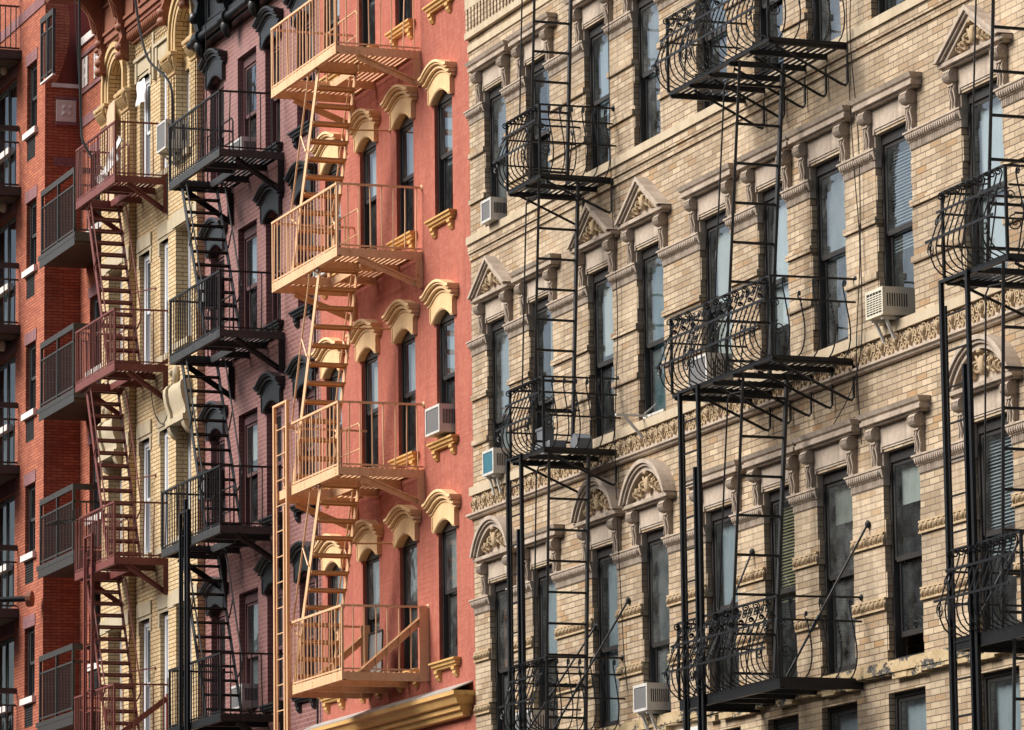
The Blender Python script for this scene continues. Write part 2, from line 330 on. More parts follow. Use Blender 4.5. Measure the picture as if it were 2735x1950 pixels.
def window(parent, x0, x1, z0, z1, y, frame='dark_frame', glass='glass', shade=None, shade_drop=.5, meet=.5, cas=.05, open_=0., top=0., shade2=None, lower=None, setb=.07, slats=False, drape=False):
    """double-hung window: casing, two sashes; panes and a shade are its own parts"""
    W = x1-x0; H = z1-z0
    def fr():
        m = MB(); d0, d1 = setb, setb+.12
        m.box(0, cas, d0, d1, 0, H).box(W-cas, W, d0, d1, 0, H).box(cas, W-cas, d0, d1, 0, .05).box(cas, W-cas, d0, d1, H-cas-top, H)
        zt = H-cas-top; zm = .05+(zt-.05)*meet; s_ = .045
        # upper sash (outer), lower sash (inner)
        m.box(cas, cas+s_, d0+.02, d0+.055, zm, zt).box(W-cas-s_, W-cas, d0+.02, d0+.055, zm, zt).box(cas+s_, W-cas-s_, d0+.02, d0+.055, zt-s_, zt).box(cas+s_, W-cas-s_, d0+.018, d0+.058, zm-.025, zm+.03)
        zl = .05+open_; d0 += .045
        m.box(cas, cas+s_, d0+.02, d0+.055, zl, zm+open_-.03).box(W-cas-s_, W-cas, d0+.02, d0+.055, zl, zm+open_-.03).box(cas+s_, W-cas-s_, d0+.02, d0+.055, zl, zl+.06)
        return m
    key = ('window', round(W, 2), round(H, 2), frame, meet, cas, open_, top, setb)
    o = put(cached(key, fr, frame), 'window', parent, (x0, y, z0))
    zt = H-cas-top; zm = .05+(zt-.05)*meet
    def pn(a, b_, d): return lambda: MB().add([(cas+.04, d, a), (W-cas-.04, d, a), (W-cas-.04, d, b_), (cas+.04, d, b_)], [(0, 1, 2, 3)])
    put(cached(('pane', round(W, 2), round(H, 2), glass, meet, cas, top, setb, 'u'), pn(zm+.02, zt-.04, setb+.028), glass), 'pane', o, (x0, y, z0))
    put(cached(('pane', round(W, 2), round(H, 2), glass, meet, cas, open_, setb, 'l', lower), pn(.1+open_, zm-.01+open_, setb+.08), lower or glass), 'pane', o, (x0, y, z0))
    if shade:
        def sh():
            m = MB(); n = 30 if drape else 12; za = zt-(zt-.05)*shade_drop
            if slats:
                z = zt-.03
                while z > za: m.add([(cas+.01, setb+.085, z), (W-cas-.01, setb+.085, z), (W-cas-.01, setb+.110, z+.022), (cas+.01, setb+.110, z+.022)], [(0, 1, 2, 3)]); z -= .036
                return m
            V = []; 
            for i in range(n+1):
                wd = (.62 if drape else 1.); xx = cas+(W-2*cas)*(1-wd)+(W-2*cas)*wd*i/n; yy = setb+.105+(.022*math.sin(i*1.9) if drape else .006*math.sin(i*2.1+W*9))
                V += [(xx, yy, za), (xx, yy, zt)]
            m.add(V, [(2*i, 2*i+2, 2*i+3, 2*i+1) for i in range(n)])
            return m
        put(cached(('shade', round(W, 2), round(H, 2), shade, shade_drop, setb, cas, slats, drape), sh, shade), 'curtain' if shade_drop > .9 else 'shade_or_reflection', o, (x0, y, z0))
    return o
def spiral(cx, cz, r0, r1, a0, turns, n=16, sx=1):
    return [(cx+sx*(r0+(r1-r0)*i/n)*math.cos(a0+turns*2*math.pi*i/n), cz+(r0+(r1-r0)*i/n)*math.sin(a0+turns*2*math.pi*i/n)) for i in range(n+1)]
def moulding(mb, lev, x0, x1, y0=0., z0=0.):
    """stepped or curved moulding returned at both ends: lev = [(projection, height)]"""
    V = []; F = []
    for p, z in lev: V += [(x0-p, y0, z0+z), (x0-p, y0-p, z0+z), (x1+p, y0-p, z0+z), (x1+p, y0, z0+z)]
    for i in range(len(lev)-1):
        for k_ in range(3): F.append((i*4+k_, i*4+k_+1, i*4+4+k_+1, i*4+4+k_))
        F.append((i*4+3, i*4, i*4+4, i*4+7))
    e = (len(lev)-1)*4; F += [(3, 2, 1, 0), (e, e+1, e+2, e+3)]
    return mb.add(V, F)
def relief(mb, cx, z0, w_, h_, y, shape, seed):
    r = random.Random(seed)
    mb.ell((cx, y-.03, z0+h_*.45), w_*.07, .05, h_*.30, 8, 6); mb.ell((cx, y-.05, z0+h_*.80), w_*.05, .05, h_*.10, 8, 5)
    for sx in (-1, 1):
        for i in range(3):
            rr = w_*(.085-.014*i); px_ = cx+sx*w_*(.13+.11*i); pz = z0+rr*1.5+(.10*h_ if i == 0 else 0)
            pts = spiral(px_, pz, rr, rr*.2, math.pi/2, 1.4, 14, sx)
            mb.tube([(a, y-.035-.02*math.sin(k_), b_) for k_, (a, b_) in enumerate(pts)], .016, 5)
        for i in range(6):
            u = r.uniform(.05, .40); hz = h_*(1-u*2)*r.uniform(.25, .75)
            mb.ell((cx+sx*u*w_, y-.02, z0+.03+hz), .022*r.uniform(.7, 1.3), .03, .035*r.uniform(.7, 1.4), 6, 4)
    return mb
# ------------------------------------------------------------------ street, pavement
def ground():
    s = build(MB().box(-140, 140, -90, 40, -.3, -.12), 'street', 'asphalt'); s['kind'] = 'structure'
    s = build(MB().box(-140, 140, -3.6, 12, -.118, 0), 'pavement', 'pavement'); s['kind'] = 'structure'
    s = build(MB().box(-140, 140, -26, -22.5, -.116, 0), 'pavement', 'pavement'); s['kind'] = 'structure'
ground()
# ------------------------------------------------------------------ beige brick building
EX = [(.80, 1.64), (2.38, 3.25), (4.48, 5.33), (6.12, 6.98), (8.12, 9.05), (9.83, 10.68), (11.31, 12.24), (13.04, 13.95), (15.17, 16.13), (17.9, 18.8)]
EROW = {'T': (13.45, 15.33, 15.18), 'M': (10.085, 12.20, 12.05), 'L': (6.50, 8.75, 8.60)}
KIND = {'T': 'FFFFFFFFFF', 'M': 'PFPPFFFFPP', 'L': 'AFAAFFFFAA'}
EB = thing('beige_brick_building', 'wide tan brick tenement with carved stone window hoods and three black fire escapes', 'building', (.22, 0, 0))
holes = [(a, b_, z0, z1) for a, b_ in EX for z0, z1, _ in EROW.values()]+[(a, b_, 3.9, 6.18) for a, b_ in EX[4:]]
def piers(): return [(.23, .80)]+[(EX[i][1], EX[i+1][0]) for i in range(len(EX)-1)]+[(18.8, 20)]
mb = MB(); wall(mb, .22, 20, 0, 18.6, 0, holes, .24); shell(mb, .22, 20, 0, 18.6, 0)
for row, (z0, z1, zc) in EROW.items():   # toothed brick edges of the openings, part of the brickwork
    for i, (a, b_) in enumerate(piers()):
        q = z0+.07*(2 if row == 'L' else 4)
        while q+.28 < zc-.2:
            for x, sg in ((a, -1), (b_, 1)):
                if x > .3: mb.box(min(x, x+sg*.028), max(x, x+sg*.028), .006, .068, q, q+.27)
            q += .56
build(mb, 'wall', 'beige_brick', EB)
for zz in (11.24, 10.635, 14.515, 13.89):
    for i, (a, b_) in enumerate(piers()):
        e = .022 if i else 0; build(MB().box(a-e, b_+.022, -.03, .065, zz, zz+.07), 'string_course', 'beige_brick', EB)
# sills, corbel courses, friezes
mb = MB().box(.22, 20, -.07, -.001, 13.345, 13.45); build(mb, 'sill_band', 'beige_sill', EB)
mb = MB().box(.22, 20, -.045, 0, 13.225, 13.343).box(.22, 20, -.022, 0, 13.135, 13.223); build(mb, 'corbel_course', 'beige_brick', EB)
mb = MB().box(.22, 20, -.065, -.001, 9.972, 10.085); build(mb, 'sill_band', 'beige_sill', EB)
mb = MB().box(.22, 20, -.09, -.001, 6.375, 6.50); r = random.Random(3)
x = .25
while x < 19.9:   # crumbling lower edge
    ww = r.uniform(.12, .5); mb.box(x, min(x+ww, 20), -.088+r.uniform(0, .03), -.001, 6.372-r.uniform(.01, .09), 6.374); x += ww+.004
build(mb, 'sill_band', 'peeling_sill', EB)
mb = MB().box(.22, 20, -.018, -.001, 9.742, 9.97)
moulding(mb, [(.02, 0), (.05, .01), (.06, .035), (.085, .045), (.085, .07), (.06, .078)], .22, 20, -.001, 9.662)
build(mb, 'frieze_band', 'beige_stone', EB)
mb = MB(); x = .42; i = 0
while x < 17.2:
    mb.ell((x, -.03, 9.87), .038, .05, .062, 8, 6); mb.ell((x, -.065, 9.862), .012, .022, .02, 6, 4); mb.ell((x, -.03, 9.805), .025, .035, .035, 6, 4)
    mb.tube([(a, -.034, b_) for a, b_ in [(x+.075*math.cos(g/9*math.pi*1.5-.8), 9.868+.09*math.sin(g/9*math.pi*1.5-.8)) for g in range(10)]], .012, 4)
    for sx in (-1, 1):
        mb.tube([(a, -.03, b_) for a, b_ in spiral(x+sx*.115, 9.895, .052, .012, math.pi/2, 1.5, 12, sx)], .012, 4)
        mb.tube([(a, -.028, b_) for a, b_ in spiral(x+sx*.14, 9.80, .045, .012, -math.pi/2, -1.3, 10, sx)], .012, 4)
        mb.ell((x+sx*.165, -.03, 9.86), .014, .03, .045, 6, 4)
    x += .345
build(mb, 'frieze_ornament', 'relief_stone', EB, smooth=True)
mb = MB().box(.22, 20, -.05, -.001, 16.56, 16.72).box(.22, 20, -.06, -.001, 16.15, 16.24).box(.22, 20, -.02, -.001, 15.98, 16.07); build(mb, 'cornice_band', 'beige_sill', EB)
mb = MB(); x = .24
while x < 8: mb.box(x, x+.075, -.048, -.001, 16.242, 16.558); x += .125
build(mb, 'dentil_course', 'beige_brick', EB)
# pier caps
def cap(L):
    def f():
        m = MB(); n = max(3, int(L/.052))
        moulding(m, [(.052, .172), (.062, .178), (.062, .196), (.04, .2)], -.02, L+.02, 0, 0)
        moulding(m, [(.016, .088), (.045, .15), (.05, .1715)], -.012, L+.012, 0, 0)
        moulding(m, [(.02, .078), (.026, .082), (.02, .0875)], -.012, L+.012, 0, 0)
        m.box(-.012, L+.012, -.008, .1, 0, .0775)
        for i in range(n):
            xx = L*(i+.5)/n; m.ell((xx, -.042, .128), L/n*.40, .032, .042, 6, 5)
        n = max(4, int(L/.04))
        for i in range(n):
            xx = L*(i+.5)/n; m.tube([(xx, -.008, .004), (xx, -.010, .074)], L/n*.33, 5)
        m.box(-.02, .0, .0, .1, .09, .2).box(L, L+.02, .0, .1, .09, .2).box(L+.012, L+.016, .001, .1, 0, .0895).box(L+.001, L+.018, .0, .098, .201, .35)
        return m
    return f
for row, (z0, z1, zc) in EROW.items():
    for i, (a, b_) in enumerate(piers()[:-1]):
        L = round(b_-a, 3); put(cached(('pier_cap', L), cap(L), 'beige_stone'), 'pier_cap', EB, (a, 0, zc-.2))
# egg and dart bands on the lowest piers
def eggband(L):
    def f():
        m = MB().box(0, L, -.03, -.001, 0, .022).box(0, L, -.018, -.001, .022, .115).box(0, L, -.03, -.001, .115, .135); n = max(3, int(L/.115))
        for i in range(n):
            xx = L*(i+.5)/n; m.ell((xx, -.024, .066), .026, .035, .04, 8, 5)
            m.tube([(xx+.043*math.cos(g), -.022, .066+.048*math.sin(g)) for g in [math.pi*(k_/8*1.5-.25) for k_ in range(9)]], .008, 4)
            m.ell((xx+L/n/2, -.02, .05), .009, .02, .035, 5, 4)
        return m
    return f
for i, (a, b_) in enumerate(piers()[:-1]):
    for zz in (7.765, 7.07)+((5.15, 4.5) if i >= 6 else ()):
        L = round(b_-a+.03-(.02 if i == 0 else 0), 3); put(cached(('egg_band', L), eggband(L), 'relief_stone', True), 'egg_and_dart_band', EB, (a-(.015 if i else 0), 0, zz))
# window heads
def volute():
    m = MB(); W = .165
    m.prism([(0, .43), (-.06, .43), (-.085, .40), (-.062, .27), (-.078, .262), (-.078, .243), (-.05, .236), (-.062, .20), (-.035, .07), (-.05, .03), (-.05, .0), (0, 0)], 'x', .02, W-.02)
    c = (-.062, .352)
    circ = [(c[0]+.072*math.cos(g), c[1]+.072*math.sin(g)) for g in [2*math.pi*k_/20 for k_ in range(20)]]
    m.prism(circ, 'x', 0, W)
    for xx in (0, W):
        m.tube([(xx, c[0]+a, c[1]+b_) for a, b_ in spiral(0, 0, .066, .010, math.pi*.5, -2.1, 26)], .0075, 4)
    for k_ in range(5): m.box(.012+.032*k_, .022+.032*k_, c[0]-.0765, c[0]-.04, c[1]-.03, c[1]+.03)
    for xx in (.022, W-.022): m.tube([(xx, -.05, .25), (xx, -.066, .20), (xx, -.046, .10), (xx, -.055, .02)], .012, 5)
    m.tube([(W/2, -.06, .23), (W/2, -.074, .18), (W/2, -.05, .08), (W/2, -.056, .02)], .014, 5)
    return m
HOODP = [(.0, 0), (.085, .0), (.09, .02), (.125, .026), (.128, .068), (.112, .074), (.112, .09), (.135, .105), (.15, .135), (.158, .15), (.10, .165)]
def hood_flat(W):
    return lambda: moulding(MB(), HOODP, -W/2-.165, W/2+.165)
def hood_base(W):
    return lambda: moulding(MB(), HOODP[:6]+[(.09, .08)], -W/2-.155, W/2+.155)
def pediment(W):
    def f():
        m = MB(); hw = W/2+.29; H = .46; t = .055
        def rake(o0, o1, ya, yb):
            """band between offsets below the slope line"""
            for sx in (-1, 1):
                k_ = H/hw; n_ = math.sqrt(1+k_*k_)
                P = [(sx*(hw-o0*0), .085-o0*n_), (0, .085+H-o0*n_), (0, .085+H-o1*n_), (sx*hw, .085-o1*n_)]
                P = [(x, max(z, .078)) for x, z in P]; xb = hw*(1-(max(0, o1*n_-.004))/H); xa = hw*(1-(max(0, o0*n_-.004))/H)
                P[0] = (sx*xa, .081); P[3] = (sx*xb, .081)
                m.prism(P if sx > 0 else P[::-1], 'y', ya, yb)
        rake(.0, .045, -.175, 0); rake(.045, .075, -.15, 0); rake(.075, .125, -.12, -.001)
        k_ = H/hw; m.prism([(-hw*.86, .08), (hw*.86, .08), (0, .08+H*.86)], 'y', -.03, -.002)
        return m
    return f
def archped(W):
    def f():
        m = MB(); hw = W/2+.29; H = .47; n = 22; r = (hw*hw+H*H)/(2*H); a0 = math.asin(hw/r)
        zc_ = .082+H-r
        def band(ra, rb, ya, yb):
            for i in range(n):
                P = []
                for rr, ii in ((ra, i), (ra, i+1), (rb, i+1), (rb, i)):
                    g = -a0+2*a0*ii/n; P.append((rr*math.sin(g), max(zc_+rr*math.cos(g), .081)))
                m.prism(P, 'y', ya, yb)
        band(r, r-.05, -.175, 0); band(r-.05, r-.085, -.15, 0); band(r-.085, r-.14, -.12, -.001)
        P = [((r-.13)*math.sin(-a0+2*a0*i/n), max(zc_+(r-.13)*math.cos(-a0+2*a0*i/n), .08)) for i in range(n+1)]
        m.prism(P[::-1], 'y', -.03, -.002)
        return m
    return f
def lintel(W):
    def f():
        m = MB().box(-W/2, W/2, -.022, .10, .055, .28)
        m.box(-W/2, W/2, -.012, .10, .03, .054).box(-W/2, W/2, .012, .10, .0, .0295).box(-W/2, -W/2+.03, -.0215, .1, -.0, .054)
        return m
    return f
for row, (z0, z1, zc) in EROW.items():
    for i, (a, b_) in enumerate(EX):
        W = round(b_-a, 2); cx = (a+b_)/2; k_ = KIND[row][i]; zh = zc+.43
        if row == 'T' and i > 4: continue
        for xx in (a-.165, b_): put(cached(('scroll_bracket',), volute, 'beige_stone', True), 'scroll_bracket', EB, (xx, 0, zc+.001))
        put(cached(('lintel', W), lintel(W), 'beige_stone'), 'lintel', EB, (cx, 0, zc+.149))
        if k_ == 'F': put(cached(('window_hood', W), hood_flat(W), 'beige_stone'), 'window_hood', EB, (cx, 0, zh+.0015))
        else:
            o = put(cached(('hood_base', W), hood_base(W), 'beige_stone'), 'pediment', EB, (cx, 0, zh+.0015))
            put(cached(('gable', k_, W), pediment(W) if k_ == 'P' else archped(W), 'beige_stone', k_ == 'A'), 'gable', o, (cx, 0, zh))
            put(cached(('carved_relief', k_, i % 3), lambda: relief(MB(), 0, .085, .95 if k_ == 'P' else 1.1, .36 if k_ == 'P' else .38, -.04, k_, i), 'relief_stone', True), 'carved_relief', o, (cx, 0, zh))
EW = {  # (row, column): pane and shade choices
 'T0': dict(shade='shade_dark', shade_drop=1), 'T1': dict(shade='shade_dark', shade_drop=1, drape=True), 'T2': dict(shade='shade_gray', shade_drop=.6), 'T3': dict(shade='shade_gray', shade_drop=.55),
 'T4': dict(shade='shade_dark', shade_drop=.6), 'T5': dict(shade='shade_cream', shade_drop=.35), 'T6': dict(shade='shade_gray', shade_drop=.5),
 'M0': dict(shade='shade_gray', shade_drop=1, meet=.38), 'M1': dict(shade='shade_cream', shade_drop=1, drape=True, meet=.38), 'M2': dict(shade='shade_cream', shade_drop=.48, meet=.46), 'M3': dict(shade='shade_teal', shade_drop=1., drape=False, meet=.45),
 'M4': dict(shade='shade_cream', shade_drop=.8), 'M5': dict(shade='white_cloth', shade_drop=.75), 'M6': dict(shade='shade_gray', shade_drop=.5, meet=.52), 'M7': dict(shade='shade_gray', shade_drop=.62, slats=True), 'M8': dict(shade='white_cloth', shade_drop=.9),  # first two: white sky reflections in the panes put in as pale shades
 'L0': dict(shade='shade_gray', shade_drop=1, drape=True), 'L1': dict(shade='shade_gray', shade_drop=.5), 'L2': dict(shade='shade_gray', shade_drop=1, meet=.45), 'L3': dict(shade='shade_dark', shade_drop=1, meet=.4), 'L4': dict(shade='shade_gray', shade_drop=.5),
 'L5': dict(shade='shade_yellow', shade_drop=.55, slats=True), 'L6': dict(shade='shade_cream', shade_drop=.22), 'L7': dict(shade='shade_cream', shade_drop=.22, open_=.22), 'L8': dict(shade='shade_gray', shade_drop=.62, slats=True)}
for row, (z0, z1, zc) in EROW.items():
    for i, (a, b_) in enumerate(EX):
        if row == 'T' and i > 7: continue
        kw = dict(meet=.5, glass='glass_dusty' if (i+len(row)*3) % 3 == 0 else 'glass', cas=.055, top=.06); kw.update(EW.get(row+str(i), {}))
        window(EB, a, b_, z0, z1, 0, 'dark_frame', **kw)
for a, b_ in EX[4:]: window(EB, a, b_, 3.9, 6.18, 0, 'dark_frame', glass='glass', shade='shade_gray', shade_drop=.5)
# white tiled shop front band under the lowest windows
mb = MB().box(4.3, 8.05, -.03, -.001, 5.2, 6.27).box(4.3, 8.05, -.10, -.031, 6.18, 6.27); build(mb, 'shopfront_panel', 'white_tile', EB)

# ------------------------------------------------------------------ orange stucco building
DB = thing('orange_stucco_building', 'narrow orange stuccoed tenement with tan arched window hoods', 'building', (-6.27, 0, 0))
DX = [(-6.02, -5.30), (-4.41, -3.68), (-2.80, -2.07), (-1.19, -.46)]
DZ = [(16.95, 18.70), (13.95, 15.70), (10.88, 12.66), (7.90, 9.80)]
mb = MB(); wall(mb, -6.27, .215, 0, 20, 0, [(a, b_, z0, z1, .13) for a, b_ in DX for z0, z1 in DZ], .2); shell(mb, -6.27, .215, 0, 20, 0); build(mb, 'wall', 'orange_stucco', DB)
def arch_u(u): return 0 if u >= 1.08 else max(0, (1-u*u)) if u < .85 else .2775*((1.08-u)/.23)**1.35
def hump(W, hw, rise, n=24):
    """arched outline over a window with a level ear at both ends"""
    P = []
    for i in range(n+1):
        x = -hw+2*hw*i/n; u = abs(x)/(W/2+.10); P.append((x, rise*arch_u(u)))
    return P
def eyebrow(W, proj=.17, ears=.20, rise=.13, face=.235):
    def f():
        m = MB(); hw = W/2+ears
        for (dz0, dz1, p) in ((0, .034, proj*.42), (.034, .046, proj*.36), (.046, .088, proj*.66), (.088, .100, proj*.60), (.100, .128, proj*.88), (.128, .172, proj)):
            e = ears*.16*(proj-p)/proj*2
            P = [(x*(1-e/hw), dz) for x, dz in hump(W, hw, rise)]
            m.sweep([(0, dz0), (-p+.010, dz0), (-p, dz0+.007), (-p, dz1-.005), (-p+.004, dz1), (0, dz1)], P)
        # plain curved face under the hood
        n = 20; V = []; F = []; fw = W/2+.09
        for i in range(n+1):
            x = -fw+2*fw*i/n; u = min(1, abs(x)/(W/2+.0)); zb = -face+(.135*(1-u*u) if abs(x) < W/2 else 0)
            zt = rise*arch_u(abs(x)/(W/2+.10))+.005
            V += [(x, -.055, zb), (x, -.055, zt), (x, .07, zb), (x, 0, zt)]
        for i in range(n):
            a = i*4; F += [(a, a+4, a+5, a+1), (a+2, a, a+4, a+6)[::-1]]
        F += [(0, 1, 3, 2), (n*4, n*4+2, n*4+3, n*4+1)]; m.add(V, F)
        # fine bead along the lower edge
        m.tube([(V[i*4][0], -.057, V[i*4][2]+.022) for i in range(n+1)], .009, 4)
        for sx in (-1, 1): m.box(min(sx*fw, sx*(fw-.022)), max(sx*fw, sx*(fw-.022)), -.066, -.055, -face+.03, -.01)
        return m
    return f
def sillm(W, t=.0):
    def f():
        m = moulding(MB(), [(.0, -.11), (.055, -.105), (.06, -.075), (.085, -.07), (.09, -.03), (.115, -.025), (.115, .0), (.02, .012)], -W/2-.03, W/2+.03)
        for sx in (-1, 1):
            x = sx*(W/2-.02); m.prism([(0, -.113), (-.075, -.113), (-.075, -.15), (-.05, -.165), (-.055, -.20), (-.02, -.245), (0, -.25)], 'x', x-.06, x+.06)
        return m
    return f
for ci, (a, b_) in enumerate(DX):
    for ri, (z0, z1) in enumerate(DZ):
        W = round(b_-a, 2); cx = (a+b_)/2
        put(cached(('window_hood', 'd', W), eyebrow(W), 'tan_trim', True), 'window_hood', DB, (cx, 0, z1+.10))
        put(cached(('sill', 'd', W), sillm(W), 'ochre_trim'), 'sill', DB, (cx, 0, z0+.005))
        sh = ['white_cloth', 'shade_gray', 'shade_gray', 'shade_cream', 'shade_gray'][(ci*2+ri*3) % 5]
        window(DB, a, b_, z0+.012, z1, 0, 'dark_frame', glass='glass' if ri < 3 else 'glass_dusty', shade=sh, shade_drop=[.5, .55, .47][(ci+ri) % 3], cas=.04, top=.10, meet=.52, setb=.05)
mb = MB(); moulding(mb, [(.0, -.05), (.10, -.045), (.12, .02), (.16, .03), (.17, .10), (.22, .11), (.26, .19), (.30, .215), (.30, .27)], -6.23, -.10, 0, 7.14); build(mb, 'shopfront_cornice', 'ochre_trim', DB)
mb = MB(); mb.prism([(0, 7.55), (-.30, 7.425), (-.30, 7.412), (0, 7.53)], 'x', -6.5, .13); build(mb, 'flashing', 'flashing', DB)

# ------------------------------------------------------------------ purple brick building
CB = thing('purple_brick_building', 'purple painted brick tenement with black hoods and black bracketed cornice', 'building', (-12.35, 0, 0))
CX = [(-11.87, -11.12), (-10.38, -9.40), (-8.94, -8.19), (-7.35, -6.60)]
CZ = [(16.46, 18.22), (13.74, 15.50), (10.83, 12.58), (8.02, 9.82), (5.1, 6.9)]
ch = [(a, b_, z0, z1+(.05 if i == 1 else 0), 0 if i == 1 else .12) for i, (a, b_) in enumerate(CX) for z0, z1 in CZ]
mb = MB(); wall(mb, -12.38, -6.275, 0, 20, 0, ch, .22); shell(mb, -12.38, -6.275, 0, 20, 0); build(mb, 'wall', 'purple_brick', CB)
for ci, (a, b_) in enumerate(CX):
    for ri, (z0, z1) in enumerate(CZ):
        W = round(b_-a, 2); cx = (a+b_)/2
        if ci != 1:
            put(cached(('window_hood', 'c', W), eyebrow(W, .16, .19, .14, .255), 'black_trim', True), 'window_hood', CB, (cx, 0, z1+.13))
            if ci > 1: put(cached(('sill', 'c', W), sillm(W), 'black_trim'), 'sill', CB, (cx, 0, z0+.005))
        sh = ['shade_gray', None, 'shade_dark', 'shade_cream'][(ci+ri*3) % 4]
        window(CB, a, b_, z0+.01, z1+(.05 if ci == 1 else 0), 0, 'purple_trim' if ci != 1 else 'purple_trim', glass='glass', shade=sh, shade_drop=[.5, .35, .9][(ci*2+ri) % 3], cas=.06, top=.10, setb=.09)
mb = MB()
mb.tube([(-12.3, -.20, 18.90), (-6.3, -.20, 18.90)], .075, 12); mb.box(-12.3, -6.28, -.16, -.001, 18.79, 18.84).box(-12.3, -6.28, -.20, -.001, 18.98, 19.06)
mb.box(-12.3, -6.28, -.12, -.001, 19.06, 19.85); moulding(mb, [(.12, 0), (.3, .03), (.35, .12), (.75, .14), (.85, .35), (.2, .45)], -12.3, -6.4, 0, 19.85)
for i in range(4):
    x = -11.55+1.45*i
    for a, b_, c_, d in ((x, x+1.15, 19.12, 19.17), (x, x+1.15, 19.66, 19.71)): mb.box(a, b_, -.15, -.12, c_, d)
    mb.box(x, x+.05, -.15, -.12, 19.17, 19.66).box(x+1.1, x+1.15, -.15, -.12, 19.17, 19.66)
build(mb, 'cornice', 'black_trim', CB, smooth=True)
for i in range(5):
    x = -11.78+1.45*i
    mb = MB(); mb.prism([(0, 18.98), (-.24, 18.98), (-.30, 19.2), (-.26, 19.45), (-.40, 19.75), (-.62, 19.95), (-.62, 20.05), (0, 20.05)], 'x', x-.09, x+.09)
    mb.tube([(x-.13, -.22, 18.90), (x+.13, -.22, 18.90)], .10, 14); mb.tube([(x, -.20, 18.85), (x, -.20, 18.78), (x, -.19, 18.70), (x, -.17, 18.62), (x, -.15, 18.58)], [.07, .095, .08, .05, .015], 10)
    mb.ell((x, -.31, 19.22), .10, .07, .10, 10, 6)
    build(mb, 'cornice_bracket', 'black_trim', CB, smooth=True)

# ------------------------------------------------------------------ yellow brick building
BB = thing('yellow_brick_building', 'yellow brick tenement with arched bays, stone lintels and a rust brown cornice', 'building', (-17.95, 0, 0))
BN = [(-15.97, -15.33), (-14.74, -14.20)]           # narrow windows of the middle wall
BA = [(-17.48, -16.64), (-13.42, -12.56)]           # windows of the two pavilions
BZ = [(17.30, 19.16), (14.23, 16.15), (11.1, 13.02), (8.0, 10.04), (5., 6.9)]
mb = MB(); wall(mb, -16.2, -13.86, 0, 21.5, 0, [(a, b_, z0, z1) for a, b_ in BN for z0, z1 in BZ], .2)
P1, P2 = (-17.95, -16.2), (-13.86, -12.22)
for (xa, xb), (a, b_) in zip((P1, P2), BA):
    wall(mb, xa, xb, 0, 21.5, -.12, [(a, b_, 17.3, 19.75, (b_-a)/2)]+[(a, b_, z0, z1-.02) for z0, z1 in BZ[1:]], .32)
    mb.add([(xb, -.12, 0), (xb, 0, 0), (xb, 0, 21.5), (xb, -.12, 21.5)], [(0, 1, 2, 3)]); mb.add([(xa, -.12, 0), (xa, .3, 0), (xa, .3, 21.5), (xa, -.12, 21.5)], [(3, 2, 1, 0)])
shell(mb, -17.95, -12.385, 0, 21.5, 0.001); build(mb, 'wall', 'yellow_brick', BB)
for z0, z1 in BZ:
    for j, (a, b_) in enumerate(BN):
        W = b_-a; mb = MB()
        mb.box(a-.10, b_+.10, -.03, .1, z1+.06, z1+.28).box(a-.10, b_+.10, -.012, .1, z1, z1+.058).box(a-.08, a-.002, -.018, .06, z1-.22, z1-.002).box(b_+.002, b_+.08, -.018, .06, z1-.22, z1-.002)
        build(mb, 'lintel', 'yellow_stone', BB)
        build(MB().box(a-.08, b_+.08, -.06, .1, z0-.10, z0), 'sill', 'yellow_stone', BB)
        window(BB, a, b_, z0+.005, z1, 0, 'white_frame', glass='glass', shade=['shade_gray', 'shade_cream', None][j], shade_drop=.5, cas=.11, setb=.07)
